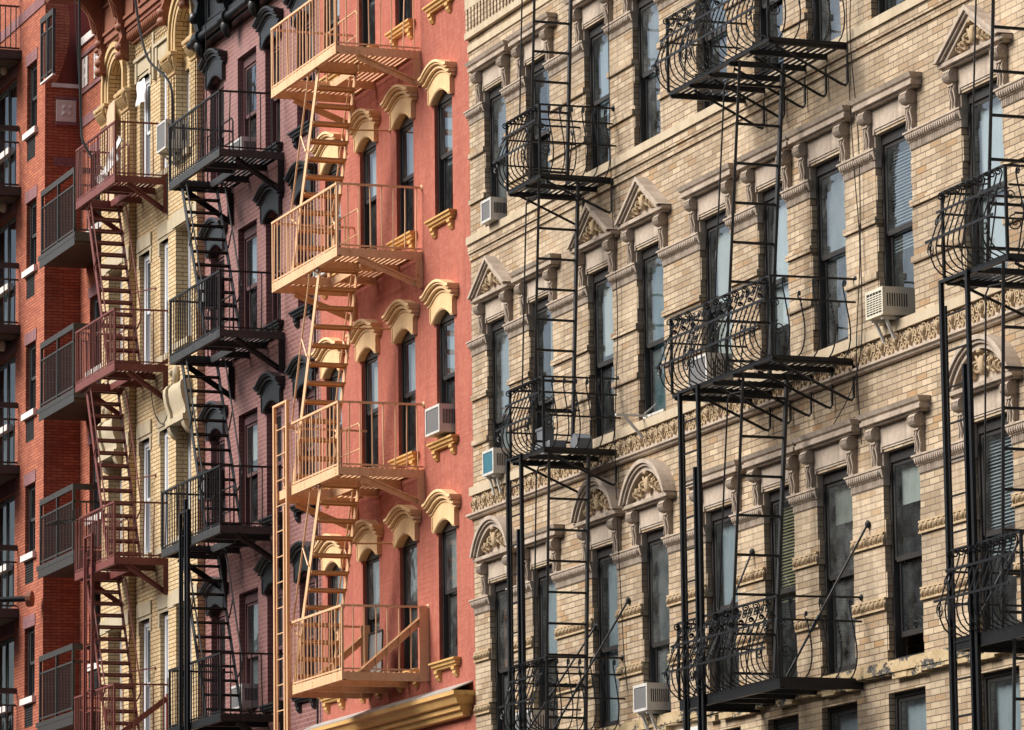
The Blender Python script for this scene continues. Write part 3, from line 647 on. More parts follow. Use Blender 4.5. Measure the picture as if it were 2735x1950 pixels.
for j, (a, b_) in enumerate(BA):
    xa, xb = (P1, P2)[j]
    for ri, (z0, z1) in enumerate(BZ):
        z1_ = 18.72 if ri == 0 else z1-.02
        window(BB, a, b_, z0+.005, z1_, -.12, 'white_frame', glass='glass', shade='shade_gray', shade_drop=.4, cas=.10, setb=.20)
        if ri:
            mb = MB().box(a-.12, b_+.12, -.15, -.121, z1, z1+.24).box(xa, a, -.135, -.121, z1-.02, z1+.2).box(b_, xb, -.135, -.121, z1-.02, z1+.2); build(mb, 'lintel', 'yellow_stone', BB)
        build(MB().box(a-.05, b_+.05, -.19, -.0, z0-.10, z0-.002), 'sill', 'yellow_stone', BB)
    # arch: rounded outer moulding, bead ring, tympanum with carving
    cx = (a+b_)/2; zs = 19.33; r0 = (b_-a)/2; mb = MB(); n = 24
    for rA, rB, yy in ((r0+.01, r0+.10, -.135), (r0+.10, r0+.19, -.155), (r0+.19, r0+.28, -.19)):
        for i in range(n):
            P = [(cx-rr*math.cos(math.pi*q/n), zs+rr*math.sin(math.pi*q/n)) for rr, q in ((rA, i), (rB, i), (rB, i+1), (rA, i+1))]
            mb.prism(P, 'y', yy, -.121)
        for sx in (-1, 1): mb.box(min(cx+sx*rA, cx+sx*rB), max(cx+sx*rA, cx+sx*rB), yy, -.121, zs-.26 if rA > r0+.15 else zs-.24, zs-.001)
    for sx in (-1, 1): moulding(mb, [(.0, -.16), (.08, -.10), (.10, -.02), (.03, 0)], cx+sx*(r0+.22)-.09, cx+sx*(r0+.22)+.09, -.121, zs-.24)
    build(mb, 'arch_moulding', 'yellow_terracotta', BB, smooth=True)
    mb = MB().box(a+.002, b_-.002, .02, .06, 18.74, 18.95)
    P = [(cx-r0*.995*math.cos(math.pi*i/n), zs+r0*.995*math.sin(math.pi*i/n)) for i in range(n+1)]+[(b_-.002, 18.951), (a+.002, 18.951)]
    mb.prism(P[::-1], 'y', .08, .12); relief(mb, cx, 18.98, .8, .72, .08, 'A', j); build(mb, 'arch_panel', 'yellow_terracotta', BB, smooth=True)
    # flanking pilasters with leafy capitals
    for xl, xr in ((xa, a), (b_, xb)):
        L = xr-xl; mb = MB()
        moulding(mb, [(.02, 0), (.03, .02), (.02, .04)], xl+.01, xr-.01, -.121, 18.70)
        moulding(mb, [(.02, .05), (.05, .14), (.085, .28)], xl+.015, xr-.015, -.121, 18.70)
        moulding(mb, [(.11, .285), (.12, .30), (.12, .34), (.08, .36)], xl+.0, xr-.0, -.121, 18.70)
        for q in range(5):
            x = xl+L*(q+.5)/5; mb.tube([(x, -.13, 18.75), (x, -.19, 18.84), (x, -.235, 18.93), (x, -.25, 18.90)], [.02, .035, .03, .02], 6)
        for sx, x in ((-1, xl+.03), (1, xr-.03)): mb.tube([(x+sx*.02, -.20+p, q) for p, q in spiral(0, 18.93, .055, .015, 0, 1.6, 14)], .018, 5)
        build(mb, 'capital', 'yellow_terracotta', BB, smooth=True)
        mb = MB()
        for q in range(3): mb.box(xl+L*(q+.28)/3-.028, xl+L*(q+.28)/3+.048, -.145, -.121, 17.3, 18.66)
        build(mb, 'pilaster', 'yellow_brick', BB)
    # stone scroll shields between the lower storeys
    for zt in (13.55,):
        mb = MB(); x = b_+.02 if j == 0 else a-.08
        x = cx
        pf = [(-.12, zt), (-.22, zt), (-.27, zt-.06), (-.275, zt-.15), (-.25, zt-.30), (-.20, zt-.44), (-.19, zt-.53), (-.20, zt-.56), (-.12, zt-.56)]
        mb.prism(pf, 'x', x-.36, x+.36)
        for sx in (-1, 1): mb.prism([(y-.045 if y < -.13 else y, z) for y, z in pf], 'x', x+sx*.43-.07, x+sx*.43+.07)
        mb.box(x-.50, x+.50, -.28, -.12, zt-.66, zt-.565)
        for sx in (-1, 1): mb.prism([(-.12, zt-.665), (-.26, zt-.665), (-.24, zt-.74), (-.17, zt-.84), (-.12, zt-.86)], 'x', x+sx*.40-.08, x+sx*.40+.08)
        mb.ell((x-.3, -.16, zt+.18), .10, .08, .15, 10, 6); mb.ell((x-.3, -.23, zt+.2), .04, .05, .06, 8, 5)
        build(mb, 'scroll_shield', 'yellow_stone', BB, smooth=True)
# lattice brick panel and the stone frames above the middle windows
mb = MB()
for i in range(26):
    for k_ in range(9):
        x = -16.15+i*.088+(.044 if k_ % 2 else 0); z = 19.48+k_*.063
        if x < -13.95: mb.box(x, x+.055, -.035, -.001, z, z+.05)
build(mb, 'lattice_brick_panel', 'yellow_brick', BB)
mb = MB()
for a, b_ in BN:
    mb.box(a-.16, a-.05, -.05, -.001, 19.1, 19.46).box(b_+.05, b_+.16, -.05, -.001, 19.1, 19.46).box(a-.2, b_+.2, -.07, -.001, 19.461, 19.52).box(a-.048, b_+.048, -.02, -.001, 19.3, 19.46)
mb.box(-15.05, -14.95, -.06, -.001, 18.95, 19.75)
build(mb, 'stone_frame', 'yellow_stone', BB)
# sheet metal cornice
mb = MB()
moulding(mb, [(.12, 0), (.17, .02), (.17, .06), (.21, .07), (.21, .12)], -17.95, -12.3, 0, 20.02); mb.box(-17.95, -12.25, -.20, -.001, 20.14, 20.95)
for i in range(5):
    x = -17.55+1.12*i
    for a, b_, c_, d in ((x, x+.85, 20.22, 20.27), (x, x+.85, 20.70, 20.75), (x, x+.05, 20.27, 20.70), (x+.8, x+.85, 20.27, 20.70)): mb.box(a, b_, -.235, -.20, c_, d)
moulding(mb, [(.2, 0), (.35, .05), (.9, .1), (1.0, .3), (.2, .45)], -17.8, -12.5, 0, 20.95)
mb.tube([(-16.15, -.10, 19.93), (-13.9, -.10, 19.93)], .085, 12); mb.box(-16.15, -13.9, -.09, -.001, 19.80, 19.84).box(-16.15, -13.9, -.19, -.001, 20.0, 20.019)
for i in range(22): mb.ell((-16.08+i*.10, -.13, 19.93), .03, .075, .075, 6, 5)
build(mb, 'cornice', 'rust_cornice', BB, smooth=True)
for x in (-17.6, -16.3, -13.75, -12.5):
    mb = MB(); mb.prism([(-.12, 19.55), (-.26, 19.62), (-.30, 19.8), (-.24, 19.95), (-.30, 20.15), (-.36, 20.45), (-.55, 20.75), (-.85, 21.0), (-.85, 21.08), (-.1, 21.08)], 'x', x-.075, x+.075)
    for zz in (19.62, 19.78, 20.12): mb.ell((x, -.27, zz), .10, .08, .08, 8, 5)
    mb.tube([(x, -.34, 20.3), (x, -.42, 20.6), (x, -.62, 20.85), (x, -.88, 21.04)], .05, 6)
    build(mb, 'cornice_bracket', 'rust_cornice', BB, smooth=True)

# ------------------------------------------------------------------ orange brick apartment building
AB = thing('orange_brick_building', 'modern orange brick apartment block with black railed concrete balconies', 'building', (-20.9, 0, 0))
AF, AR = -.35, .305
AH = [20.72, 18.21, 15.63, 13.10, 10.56, 8.03]
fh, rh = [], []
for z in AH: fh += [(-22.18, -21.46, z-1.24, z), (-24.7, -22.93, z-2.05, z), (-22.16, -21.58, z-1.76, z-1.36)]
for z in AH[1:]: rh += [(-20.26, -19.35, z-2.02+.79, z-2.02+2.03-.05)]
mb = MB(); wall(mb, -34, -20.9, 0, 26, AF, fh, .16)
SX = -20.9
wall(mb, SX, -17.9, 0, 20.84, AR, [(a, b_, c_, d-.9) for a, b_, c_, d in []]+[(-20.26, -19.35, z-1.26, z-2.02) for z in []]+[(-20.26, -19.35, zz-1.3, zz) for zz in (18.72, 16.19, 13.6, 11.05, 8.5)], .16)
# side wall of the front block: full depth up to the coping, then a round-edged upper part
mb.add([(SX, AF, 0), (SX, AR, 0), (SX, AR, 20.08), (SX, AF, 20.08)], [(0, 1, 2, 3)])
V = [(SX, AF, 20.081)]; n = 18
prof = [(AF+.12, 20.081)]+[(AF+.08+.37*math.sin(math.pi*(.12+.62*i/n)), 20.2+1.65*i/n) for i in range(n+1)]+[(AF+.30, 26)]
V += [(SX, y, z) for y, z in prof]+[(SX, AF, 26)]
mb.add(V, [tuple(range(len(V)))]); mb.add([(x-.25, y, z) for x, y, z in V], [tuple(range(len(V)))[::-1]])
m_ = len(V); mb.add(V+[(x-.25, y, z) for x, y, z in V], [(i, i+1, m_+i+1, m_+i) for i in range(m_-1)])
shell(mb, -34, SX-.26, 0, 26, AR+.1); shell(mb, SX-.255, -17.96, 0, 20.84, AR+.001, 5)
build(mb, 'wall', 'orange_brick', AB)
mb = MB().box(SX-.27, SX-.255, AF+.01, 6, 20.0, 26); build(mb, 'stucco_wall', 'red_stucco', AB)
build(MB().box(-21.5, SX+.03, AF+.12, AR+.05, 20.085, 20.16), 'coping', 'light_stone', AB)
build(MB().box(SX-.03, -17.9, AR-.04, AR+.3, 20.84, 20.98), 'coping', 'light_stone', AB)
mb = MB().box(-34, SX-.005, AF-.02, AF-.001, 21.60, 21.79); build(mb, 'soldier_course', 'soldier_brick', AB)
mb = MB().box(SX+.02, -18, AR-.02, AR-.001, 19.35, 19.52).box(SX+.001, SX+.02, AF+.18, AR-.03, 18.66, 18.82).box(SX, -18, AR-.03, AR-.001, 20.62, 20.69).box(SX, -18, AR-.03, AR-.001, 19.95, 20.02); build(mb, 'soldier_course', 'soldier_brick', AB)
for x in (-20.72, -19.95, -19.2):
    mb = MB().box(x, x+.10, AR-.025, AR-.001, 20.06, 20.58).box(x+.24, x+.34, AR-.025, AR-.001, 20.06, 20.58).box(x+.10, x+.24, AR-.02, AR-.001, 20.22, 20.28).box(x+.10, x+.24, AR-.02, AR-.001, 20.40, 20.46).box(x+.14, x+.2, AR-.018, AR-.001, 20.06, 20.58)
    build(mb, 'white_brick_emblem', 'light_stone', AB)
mb = MB(); mb.box(SX+.001, SX+.03, -.15, .21, 19.47, 19.86)
for y in (-.06, .05):
    for z in (19.57, 19.68):
        c_ = (SX+.06, y+.05, z+.05); B = [(SX+.03, y, z), (SX+.03, y+.1, z), (SX+.03, y+.1, z+.1), (SX+.03, y, z+.1)]; mb.add(B+[c_], [(0, 1, 4), (1, 2, 4), (2, 3, 4), (3, 0, 4)])
build(mb, 'stone_tile', 'light_stone', AB)
build(MB().box(SX+.001, SX+.05, -.16, .24, 19.40, 19.46), 'tile_ledge', 'soldier_brick', AB)
build(MB().box(SX+.001, SX+.03, -.16, .24, 19.87, 19.92), 'tile_ledge', 'soldier_brick', AB)
for zi, z in enumerate(AH):
    build(MB().box(-22.24, -21.42, AF-.012, AF-.001, z+.001, z+.21), 'window_lintel', 'soldier_brick', AB)
    build(MB().box(-24.8, -22.88, AF-.012, AF-.001, z+.001, z+.21), 'window_lintel', 'soldier_brick', AB)
    window(AB, -22.18, -21.46, z-1.24, z, AF, 'gray_frame', glass='glass_dark', shade='shade_dark', shade_drop=1, cas=.04, setb=.07)
    build(MB().box(-22.25, -21.38, AF-.07, AF+.1, z-1.35, z-1.242), 'sill', 'light_stone', AB)
    mb = MB().box(-22.16, -21.58, AF+.03, AF+.05, z-1.76, z-1.36)
    for q in range(9): mb.box(-22.15, -21.59, AF+.008, AF+.029, z-1.745+q*.043, z-1.725+q*.043)
    build(mb, 'vent_grille', 'gray_metal', AB)
    window(AB, -24.7, -23.8, z-2.05, z, AF, 'gray_frame', glass='glass_dark', cas=.05, meet=.02, setb=.09, shade='shade_dark', shade_drop=1)
    window(AB, -23.795, -22.93, z-2.05, z, AF, 'gray_frame', glass='glass_dark', cas=.05, meet=.02, setb=.06, shade='shade_dark', shade_drop=1)
    build(MB().box(-24.6, -23.3, AF-.06, AF+.05, z-1.35, z-1.24), 'sill', 'light_stone', AB)
for zz in (18.72, 16.19, 13.6, 11.05, 8.5):
    build(MB().box(-20.33, -19.28, AR-.012, AR-.001, zz+.001, zz+.19), 'window_lintel', 'soldier_brick', AB)
    window(AB, -20.26, -19.35, zz-1.3, zz, AR, 'gray_frame', glass='glass_dark', shade='shade_dark', shade_drop=1, cas=.04, setb=.07)
    build(MB().box(-20.33, -19.28, AR-.06, AR+.05, zz-1.42, zz-1.302), 'sill', 'light_stone', AB)
    mb = MB().box(-20.2, -19.4, AR-.02, AR-.001, zz-1.85, zz-1.43)
    for q in range(9): mb.box(-20.18, -19.42, AR-.032, AR-.021, zz-1.83+q*.043, zz-1.81+q*.043)
    build(mb, 'vent_grille', 'gray_metal', AB)
def balcony(x0, x1, zt, yf, yb, xr=None, thin=False):
    xr = xr or x1
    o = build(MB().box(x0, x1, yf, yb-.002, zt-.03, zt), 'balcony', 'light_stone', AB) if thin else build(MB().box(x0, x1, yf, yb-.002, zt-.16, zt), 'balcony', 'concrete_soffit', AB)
    if not thin: build(MB().box(x0-.12, x1+.13, yf-.02, yf-.001, zt-.06, zt+.02).box(x0-.02, x1+.1, yf-.015, yf-.001, zt-.20, zt-.061).box(x1+.001, x1+.13, yf, yb-.002, zt-.13, zt+.02), 'fascia', 'gray_metal', o)
    mb = MB(); h = 1.17
    mb.box(x0, xr, yf, yf+.05, zt+h-.10, zt+h).box(x0, xr, yf+.01, yf+.04, zt+h-.32, zt+h-.29).box(x0, xr, yf+.01, yf+.04, zt+.07, zt+.10)
    mb.box(xr-.05, xr, yf+.051, yb-.01, zt+h-.10, zt+h).box(xr-.04, xr-.01, yf+.051, yb-.01, zt+h-.32, zt+h-.29).box(xr-.04, xr-.01, yf+.051, yb-.01, zt+.07, zt+.10)
    for x in (x0, (x0+xr)/2, xr-.05): mb.box(x, x+.05, yf+.001, yf+.049, zt, zt+h-.101)
    r_ = build(mb, 'railing', 'gray_metal', o)
    mb = MB(); x = x0+.1
    while x < xr-.08: mb.box(x, x+.016, yf+.017, yf+.033, zt+.10, zt+h-.32); x += .098
    y = yf+.14
    while y < yb-.05: mb.box(xr-.033, xr-.017, y, y+.016, zt+.10, zt+h-.32); y += .098
    build(mb, 'railing_bars', 'gray_metal', r_)
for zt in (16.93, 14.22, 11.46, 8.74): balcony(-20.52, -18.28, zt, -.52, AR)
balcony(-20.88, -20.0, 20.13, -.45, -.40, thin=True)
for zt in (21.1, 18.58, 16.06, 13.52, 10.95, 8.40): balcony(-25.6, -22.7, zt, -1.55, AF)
# ------------------------------------------------------------------ plain fire escapes
COUNT = {}
def bars(fe, rail, pts, h, r, mat, key):
    """straight railing bars, each a sub-part of its railing (at most 100 on one escape)"""
    me = cached(('baluster', key, round(h, 3), r), lambda: MB().tube([(0, 0, 0), (.003, .002, h*.5), (0, 0, h)], r, 5), mat)
    for p in pts:
        COUNT[fe.name] = COUNT.get(fe.name, 0)+1; o = put(me, 'baluster', rail, p); o.rotation_euler = (random.gauss(0, .008), random.gauss(0, .010), random.uniform(0, 6))
def plain_platform(fe, x0, x1, z, dep, mat, op=None, h=.88, rmat=None, sp=.155, brk=('l', 'r'), left_end=True, leg=.5, fas=.125, rail0=None, skip=None):
    """platform of channels and slats, railing, triangular brackets. op = (xa, xb, y_inner) stair opening"""
    mb = MB(); yf = -dep
    mb.box(x0, x1, yf, yf+.018, z-fas, z).box(x0, x1, yf+.018, yf+.06, z-fas, z-fas+.012)
    mb.box(x1-.018, x1, yf+.019, -.005, z-fas, z-.012).box(x0, x0+.018, yf+.019, -.005, z-fas, z-.012)
    y = yf+.075; i = 0
    while y < -.04:
        spans = [(x0+.02, x1-.02)]
        if op and y < op[2]: spans = [(x0+.02, op[0]), (op[1], x1-.02)]
        for a, b_ in spans:
            if b_-a > .05: mb.box(a, b_, y, y+.04, z-.014, z)
        y += .075; i += 1
    n = max(2, int((x1-x0)/.75)); xs_ = [x0+(x1-x0)*k_/n for k_ in range(1, n)]
    for x in xs_:
        ya = yf+.02 if not (op and op[0] < x < op[1]) else op[2]+.0
        mb.box(x-.008, x+.008, ya, -.005, z-fas, z-.015); mb.box(x+.0085, x+.06, ya, -.005, z-fas, z-fas+.01)
    if op:
        mb.box(op[0]-.25, op[1]+.1, op[2]-.002, op[2]+.016, z-fas, z-.0145)
        for x in op[:2]: mb.box(x-.01, x+.006, yf+.02, op[2]-.003, z-fas, z-.0145)
    for xx in (x0+.12, x1-.12, (x0+x1)/2):  # rivet heads
        for dz in (.04, .085): mb.ell((xx, yf-.001, z-dz), .014, .008, .014, 6, 4)
    p = build(mb, 'platform', mat, fe)
    r0 = x0 if rail0 is None else rail0
    mb = MB(); zt = z+h
    mb.bar((r0, yf+.01, zt), (x1, yf+.01, zt), .032, .03).bar((x1-.01, yf+.026, zt), (x1-.01, .0, zt+.01), .028, .028)
    mb.bar((r0, yf+.012, z+.03), (x1, yf+.012, z+.03), .012, .022).bar((x1-.012, yf+.02, z+.03), (x1-.012, -.01, z+.03), .012, .022)
    mb.box(x1-.03, x1, yf, yf+.03, z, zt-.014).box(r0, r0+.03, yf, yf+.03, z, zt-.014); mb.ell((x1-.01, -.005, zt+.01), .045, .02, .045, 8, 5)
    if left_end: mb.bar((r0+.01, yf+.026, zt), (r0+.01, 0, zt), .028, .028).bar((r0+.012, yf+.02, z+.03), (r0+.012, -.01, z+.03), .012, .022)
    r = build(mb, 'railing', rmat or mat, fe); mat0 = mat; mat = rmat or mat
    pts = []; x = r0+.08
    while x < x1-.05: pts.append((x, yf+.011, z)); x += sp
    bars(fe, r, pts, h, .0095, mat, mat); pts = []
    y = yf+.16
    while y < -.05: pts.append((x1-.011, y, z)); y += .165
    if left_end:
        y = yf+.25
        while y < -.05: pts.append((r0+.011, y, z)); y += .30
    bars(fe, r, pts, h, .0095, mat, mat)
    if op:  # pipe guard round the stair opening
        a, b_, yi = op; mb = MB()
        mb.tube([(a-.15, yi+.01, z), (a-.15, yi+.01, z+.72), (a+.5, yi+.01, z+.76), (b_-.05, yi+.01, z+.76), (b_, yi+.01, z+.70), (b_, yi+.01, z)], .013, 6)
        mb.tube([(a-.15, yi+.01, z+.40), (b_, yi+.01, z+.40)], .011, 6).tube([((a+b_)/2, yi+.01, z), ((a+b_)/2, yi+.01, z+.76)], .011, 6)
        build(mb, 'guard_rail', mat, fe)
    for s in brk:
        x = (x0+.05, x1-.05)[s == 'r']
        mb = MB(); mb.box(x-.045, x+.04, -.03, -.002, z-leg, z-fas-.002).box(x+.0405, x+.05, -.10, -.002, z-leg, z-fas-.001)
        mb.bar((x, yf+dep*.26, z-fas-.02), (x, -.035, z-leg+.03), .012, .075).bar((x+.03, yf+dep*.26, z-fas+.02), (x+.03, -.035, z-leg+.065), .06, .012)
        build(mb, 'bracket', mat, fe)
    return p
def plain_stair(fe, xt, zt, xb, zb, yo, yi, mat, tmat, n, hand=.30, tr=(.16, .03), skip_hand=False):
    """stair with two stringers, one tread object each step, pipe handrails"""
    s = build(MB().bar((xt, yo, zt), (xb, yo, zb), .014, .10).bar((xt, yi, zt), (xb, yi, zb), .014, .10), 'stair', mat, fe)
    me = cached(('tread', mat, round(yi-yo, 3), tr), lambda: MB().box(-tr[0]/2, tr[0]/2, 0, yi-yo, -tr[1], 0).box(-tr[0]/2, -tr[0]/2+.012, 0, yi-yo, -tr[1]-.02, -tr[1]-.0005), tmat)
    for i in range(n):
        u = (i+.35)/n; put(me, 'tread', s, (xt+(xb-xt)*u, yo+.008, zt+(zb-zt)*u))
    if not skip_hand:
        sg = -hand if xb < xt else hand
        for y in (yo-.03, yi+.03):
            mb = MB(); P = lambda u: Vector((xt+(xb-xt)*u, y, zt+(zb-zt)*u)); O = Vector((sg, 0, .10))
            mb.tube([P(.05), P(.05)+O*.8, P(.075)+O, P(.45)+O*1.02, P(.72)+O, P(.75)+O*.75, P(.76)], .013, 6)
            mb.tube([P(.42), P(.36)+O], .012, 5); build(mb, 'handrail', mat, s)
    return s
def wall_rod(fe, a, b_, mat, r=.012): return build(MB().tube([a, b_], r, 6).ell(b_, .03, .012, .03, 8, 5), 'wall_tie', mat, fe)
def drop_ladder(fe, x0, x1, y, zt, zb, mat, dbl=True, inner=None, top=True, rung=.36):
    """vertical guide posts with the hanging ladder inside"""
    mb = MB()
    for x in (x0, x1): mb.box(x-.025, x+.025, y-.006, y+.006, zb, zt).box(x-.025, x-.013, y+.0065, y+.05, zb, zt)
    if dbl: mb.box(x1-.13, x1-.09, y-.012, y+.03, zb, zt-.9 if inner is None else inner)
    if top: mb.bar((x0-.03, y+.02, zt), (x1+.03, y+.02, zt), .05, .03)
    g = build(mb, 'ladder_guide', mat, fe)
    l = build(MB().bar((x0+.05, y+.03, zt-.25), (x0+.05, y+.03, zb), .02, .03).bar((x1-.05, y+.03, zt-.25), (x1-.05, y+.03, zb), .02, .03), 'drop_ladder', mat, fe)
    me = cached(('rung', mat, round(x1-x0, 3)), lambda: MB().tube([(0, 0, 0), (x1-x0-.1, 0, 0)], .011, 6), mat)
    z = zt-.35
    while z > zb: put(me, 'rung', l, (x0+.05, y+.03, z)); z -= rung
# tan escape on the orange building
G = 'iron fire escapes on the house fronts'
FD = thing('fire_escape', 'tan painted iron fire escape zigzagging down the orange stucco building', 'fire escape', (-3.2, 0, 0), G)
DPL = [16.46, 13.63, 10.61, 7.82]
for i, z in enumerate(DPL):
    plain_platform(FD, -4.69 if i < 3 else -4.2, -1.72 if i < 3 else -1.62, z, 1.24, 'tan_iron', (-3.95, -2.72, -.60) if i < 3 else None, brk=('l', 'r') if i < 3 else (), leg=.50, rail0=[None, None, -4.2, -4.15][i])
    if i < 3:
        zb = DPL[i+1]; plain_stair(FD, -2.72, z-.02, -4.02, zb+.02, -1.15, -.60, 'tan_iron', 'tan_iron_worn', 12)
        wall_rod(FD, (-3.12, -.6, z-.87), (-3.06, -.01, z-.86), 'tan_iron_worn')
for x, s in ((-1.655, 1), (-4.15, -1)):
    mb = MB().box(x-.05, x+.04, -.035, -.002, 7.70, 8.72).box(x+.0405, x+.052, -.14, -.002, 7.70, 8.72).bar((x, -1.0, 7.76), (x, -.04, 8.58), .012, .11).bar((x+.035, -1.0, 7.81), (x+.035, -.04, 8.63), .06, .012)
    build(mb, 'bracket', 'tan_iron', FD)
drop_ladder(FD, -4.45, -3.86, -1.30, 11.82, 5.4, 'tan_iron', inner=10.35)
# black escape on the purple building
FC = thing('fire_escape', 'black iron fire escape with gray dusty fascia on the purple brick building', 'fire escape', (-9.3, 0, 0), G)
CPL = [16.30, 13.55, 10.61, 7.82]
for i, z in enumerate(CPL):
    plain_platform(FC, [-10.72, -10.69, -11.15, -10.74][i], -8.0, z, 1.02, 'dusty_black_iron' if i < 3 else 'black_iron', (-10.4, -9.2, -.45) if i < 3 else None, leg=.62, left_end=True, fas=.12, sp=.125, rmat='black_iron')
    if i < 3: plain_stair(FC, -10.38, z-.02, -9.05, CPL[i+1]+.02, -.92, -.36, 'dusty_black_iron', 'black_iron', 12, .28, (.10, .014))
drop_ladder(FC, -9.96, -9.55, -1.07, 11.02, 5.4, 'black_iron', inner=11.2)
# maroon escape on the yellow building
FB = thing('fire_escape', 'maroon iron fire escape with tubular stair treads on the yellow brick building', 'fire escape', (-15.4, 0, 0), G)
BPL = [17.14, 14.04, 10.89, 7.95]
for i, z in enumerate(BPL):
    plain_platform(FB, -16.65, -14.22, z, .92, 'maroon_iron', (-16.3, -15.2, -.42) if i < 3 else None, leg=.60, sp=.118)
    if i < 3:
        plain_stair(FB, -16.34, z-.04, -14.92, BPL[i+1]+.02, -.82, -.28, 'maroon_iron', 'maroon_iron', 14, .30, (.12, .035))
        wall_rod(FB, (-15.45, -.28, z-1.72), (-15.0, -.01, z-1.70), 'maroon_iron')
build(MB().bar((-14.28, -.85, 8.0), (-14.28, -.03, 8.62), .012, .09).box(-14.33, -14.24, -.03, -.002, 7.9, 8.7), 'bracket', 'maroon_iron', FB)
drop_ladder(FB, -15.84, -15.38, -.98, 11.38, 5.0, 'maroon_iron', dbl=False)

# ------------------------------------------------------------------ bombe fire escapes with scrolls
def bombe(h=.86, short=False):
    """(outward, height) outline of one bent railing bar with a curl at its head"""
    top = h-.055 if not short else h-.19
    P = [(0, 0), (.07, .03), (.13, .09), (.165, .17), (.175, .26), (.155, .37), (.115, .48), (.07, .60), (.03, .70 if not short else .62), (.005, top-.02)]
    c = (.045, top); r = .043 if not short else .03
    P += [(c[0]-r*(1-.75*i/14)*math.cos(i/14*2*math.pi*1.45), c[1]+r*(1-.75*i/14)*math.sin(i/14*2*math.pi*1.45)) for i in range(15)]
    return P
def bent(axis, short, sg, twist):
    def f():
        P = bombe(short=short); pts = [((sg*o if axis == 'x' else 0), (-o if axis == 'y' else 0), z) for o, z in P]
        m = MB().tube(pts, .0085, 5)
        if twist: 
            for k_ in range(5): m.ell((pts[5][0]+(pts[7][0]-pts[5][0])*k_/4, pts[5][1]+(pts[7][1]-pts[5][1])*k_/4, pts[5][2]+(pts[7][2]-pts[5][2])*k_/4), .012, .012, .022, 6, 4)
        return m
    return f
def ogee(o): # outward offset of the railing surface at height o
    P = bombe()[:10]
    for (a, b_), (c_, d) in zip(P, P[1:]):
        if b_ <= o <= d: return a+(c_-a)*(o-b_)/(d-b_)
    return 0
def ornate_platform(fe, x0, x1, z, dep, style=0, fas=.045, leg=.40, brk=True, scroll_at=None, op=None, h=.86):
    yf = -dep; mat = 'black_iron'; mb = MB()
    mb.box(x0, x1, yf, yf+.014, z-fas, z).box(x1-.014, x1, yf+.015, -.005, z-fas, z-.001).box(x0, x0+.014, yf+.015, -.005, z-fas, z-.001).box(x0, x1, yf+.0145, yf+.05, z-fas, z-fas+.01)
    y = yf+.06
    while y < -.03:
        spans = [(x0+.016, x1-.016)] if not (op and y < op[2]) else [(x0+.016, op[0]), (op[1], x1-.016)]
        for a, b_ in spans: mb.box(a, b_, y, y+.032, z-.012, z-.001)
        y += .078
    n = max(2, round((x1-x0)/.62)); X = [x0+(x1-x0)*k_/n for k_ in range(n+1)]
    for x in X: mb.box(min(max(x, x0+.02), x1-.055), min(max(x, x0+.02), x1-.055)+.035, yf+.015, -.005, z-.075, z-.0125)
    build(mb, 'platform', mat, fe)
    mb = MB(); zt = z+h
    mb.bar((x0, yf, zt), (x1, yf, zt), .03, .022).bar((x1, yf+.01, zt), (x1, .0, zt+.01), .026, .022).bar((x0, yf+.01, zt), (x0, 0, zt+.01), .026, .022); mb.ell((x1, -.004, zt+.01), .04, .02, .04, 8, 5)
    for hh in ((.66, .36) if style == 0 else (.60, .30)):
        o = ogee(hh)
        mb.bar((x0-o*.4, yf-o-.012, z+hh), (x1+o*.3, yf-o-.012, z+hh), .010, .026)
        if hh > .5 or style == 0: mb.bar((x1+o+.012, yf-.0, z+hh), (x1+o+.012, -.04, z+hh), .010, .022).bar((x0-o-.012, yf-.0, z+hh), (x0-o-.012, -.03, z+hh), .010, .022)
    for x in (x0, x1): mb.box(x-.014, x+.014, yf-.014, yf+.014, z, zt-.012)
    r = build(mb, 'railing', mat, fe)
    def place(axis, sg, pts, alt):
        for i, p in enumerate(pts):
            sh_ = alt and i % 2 == 1
            put(cached(('curled_baluster', axis, sg, sh_), bent(axis, sh_, sg, sh_), mat, True), 'curled_baluster', r, p)
            COUNT[fe.name] = COUNT.get(fe.name, 0)+1
    n = max(4, int((x1-x0)/(.135 if style else .118)))
    xs_ = [x0+(x1-x0)*(k_+.5)/n for k_ in range(n)]
    if scroll_at: xs_ = [x for x in xs_ if not (scroll_at-.16 < x < scroll_at+.16)]
    place('y', 1, [(x, yf, z) for x in xs_], style == 1)
    m_ = 6 if style == 0 else 5
    place('x', 1, [(x1, yf+dep*(k_+.75)/(m_+.6), z) for k_ in range(m_)], style == 1)
    place('x', -1, [(x0, yf+dep*(k_+.9)/3.2, z) for k_ in range(3)], False)
    # scroll work: pairs at the corners, a row of C scrolls under the rail, a dense panel
    def S(px, hh, rr, a0, turns, sx, plane='y', mb_=None):
        mb = mb_ or MB(); P = spiral(0, 0, rr, rr*.18, a0, turns, 18, sx)
        if plane == 'y': mb.tube([(px+a, yf-ogee(min(.84, max(0, hh+b_)))-.014, z+hh+b_) for a, b_ in P], .0075, 5)
        else: mb.tube([(px+ogee(min(.84, max(0, hh+b_)))+.014, yf+a, z+hh+b_) for a, b_ in P], .0075, 5)
        if mb_ is None: build(mb, 'scroll', mat, r, smooth=True)
    for hh, rr in ((.56, .065), (.26, .085)):
        S(x1-.10, hh, rr, math.pi*.5, 1.7, -1); S(x1, hh, rr, math.pi*.5, 1.7, 1, 'x'); S(x0+.10, hh, rr, math.pi*.5, 1.7, 1)
    if style == 1:
        x = x0+.1; k_ = 0
        while x < x1-.1:
            S(x, .765, .062, math.pi, 1.6, 1 if k_ % 2 else -1); x += .155; k_ += 1
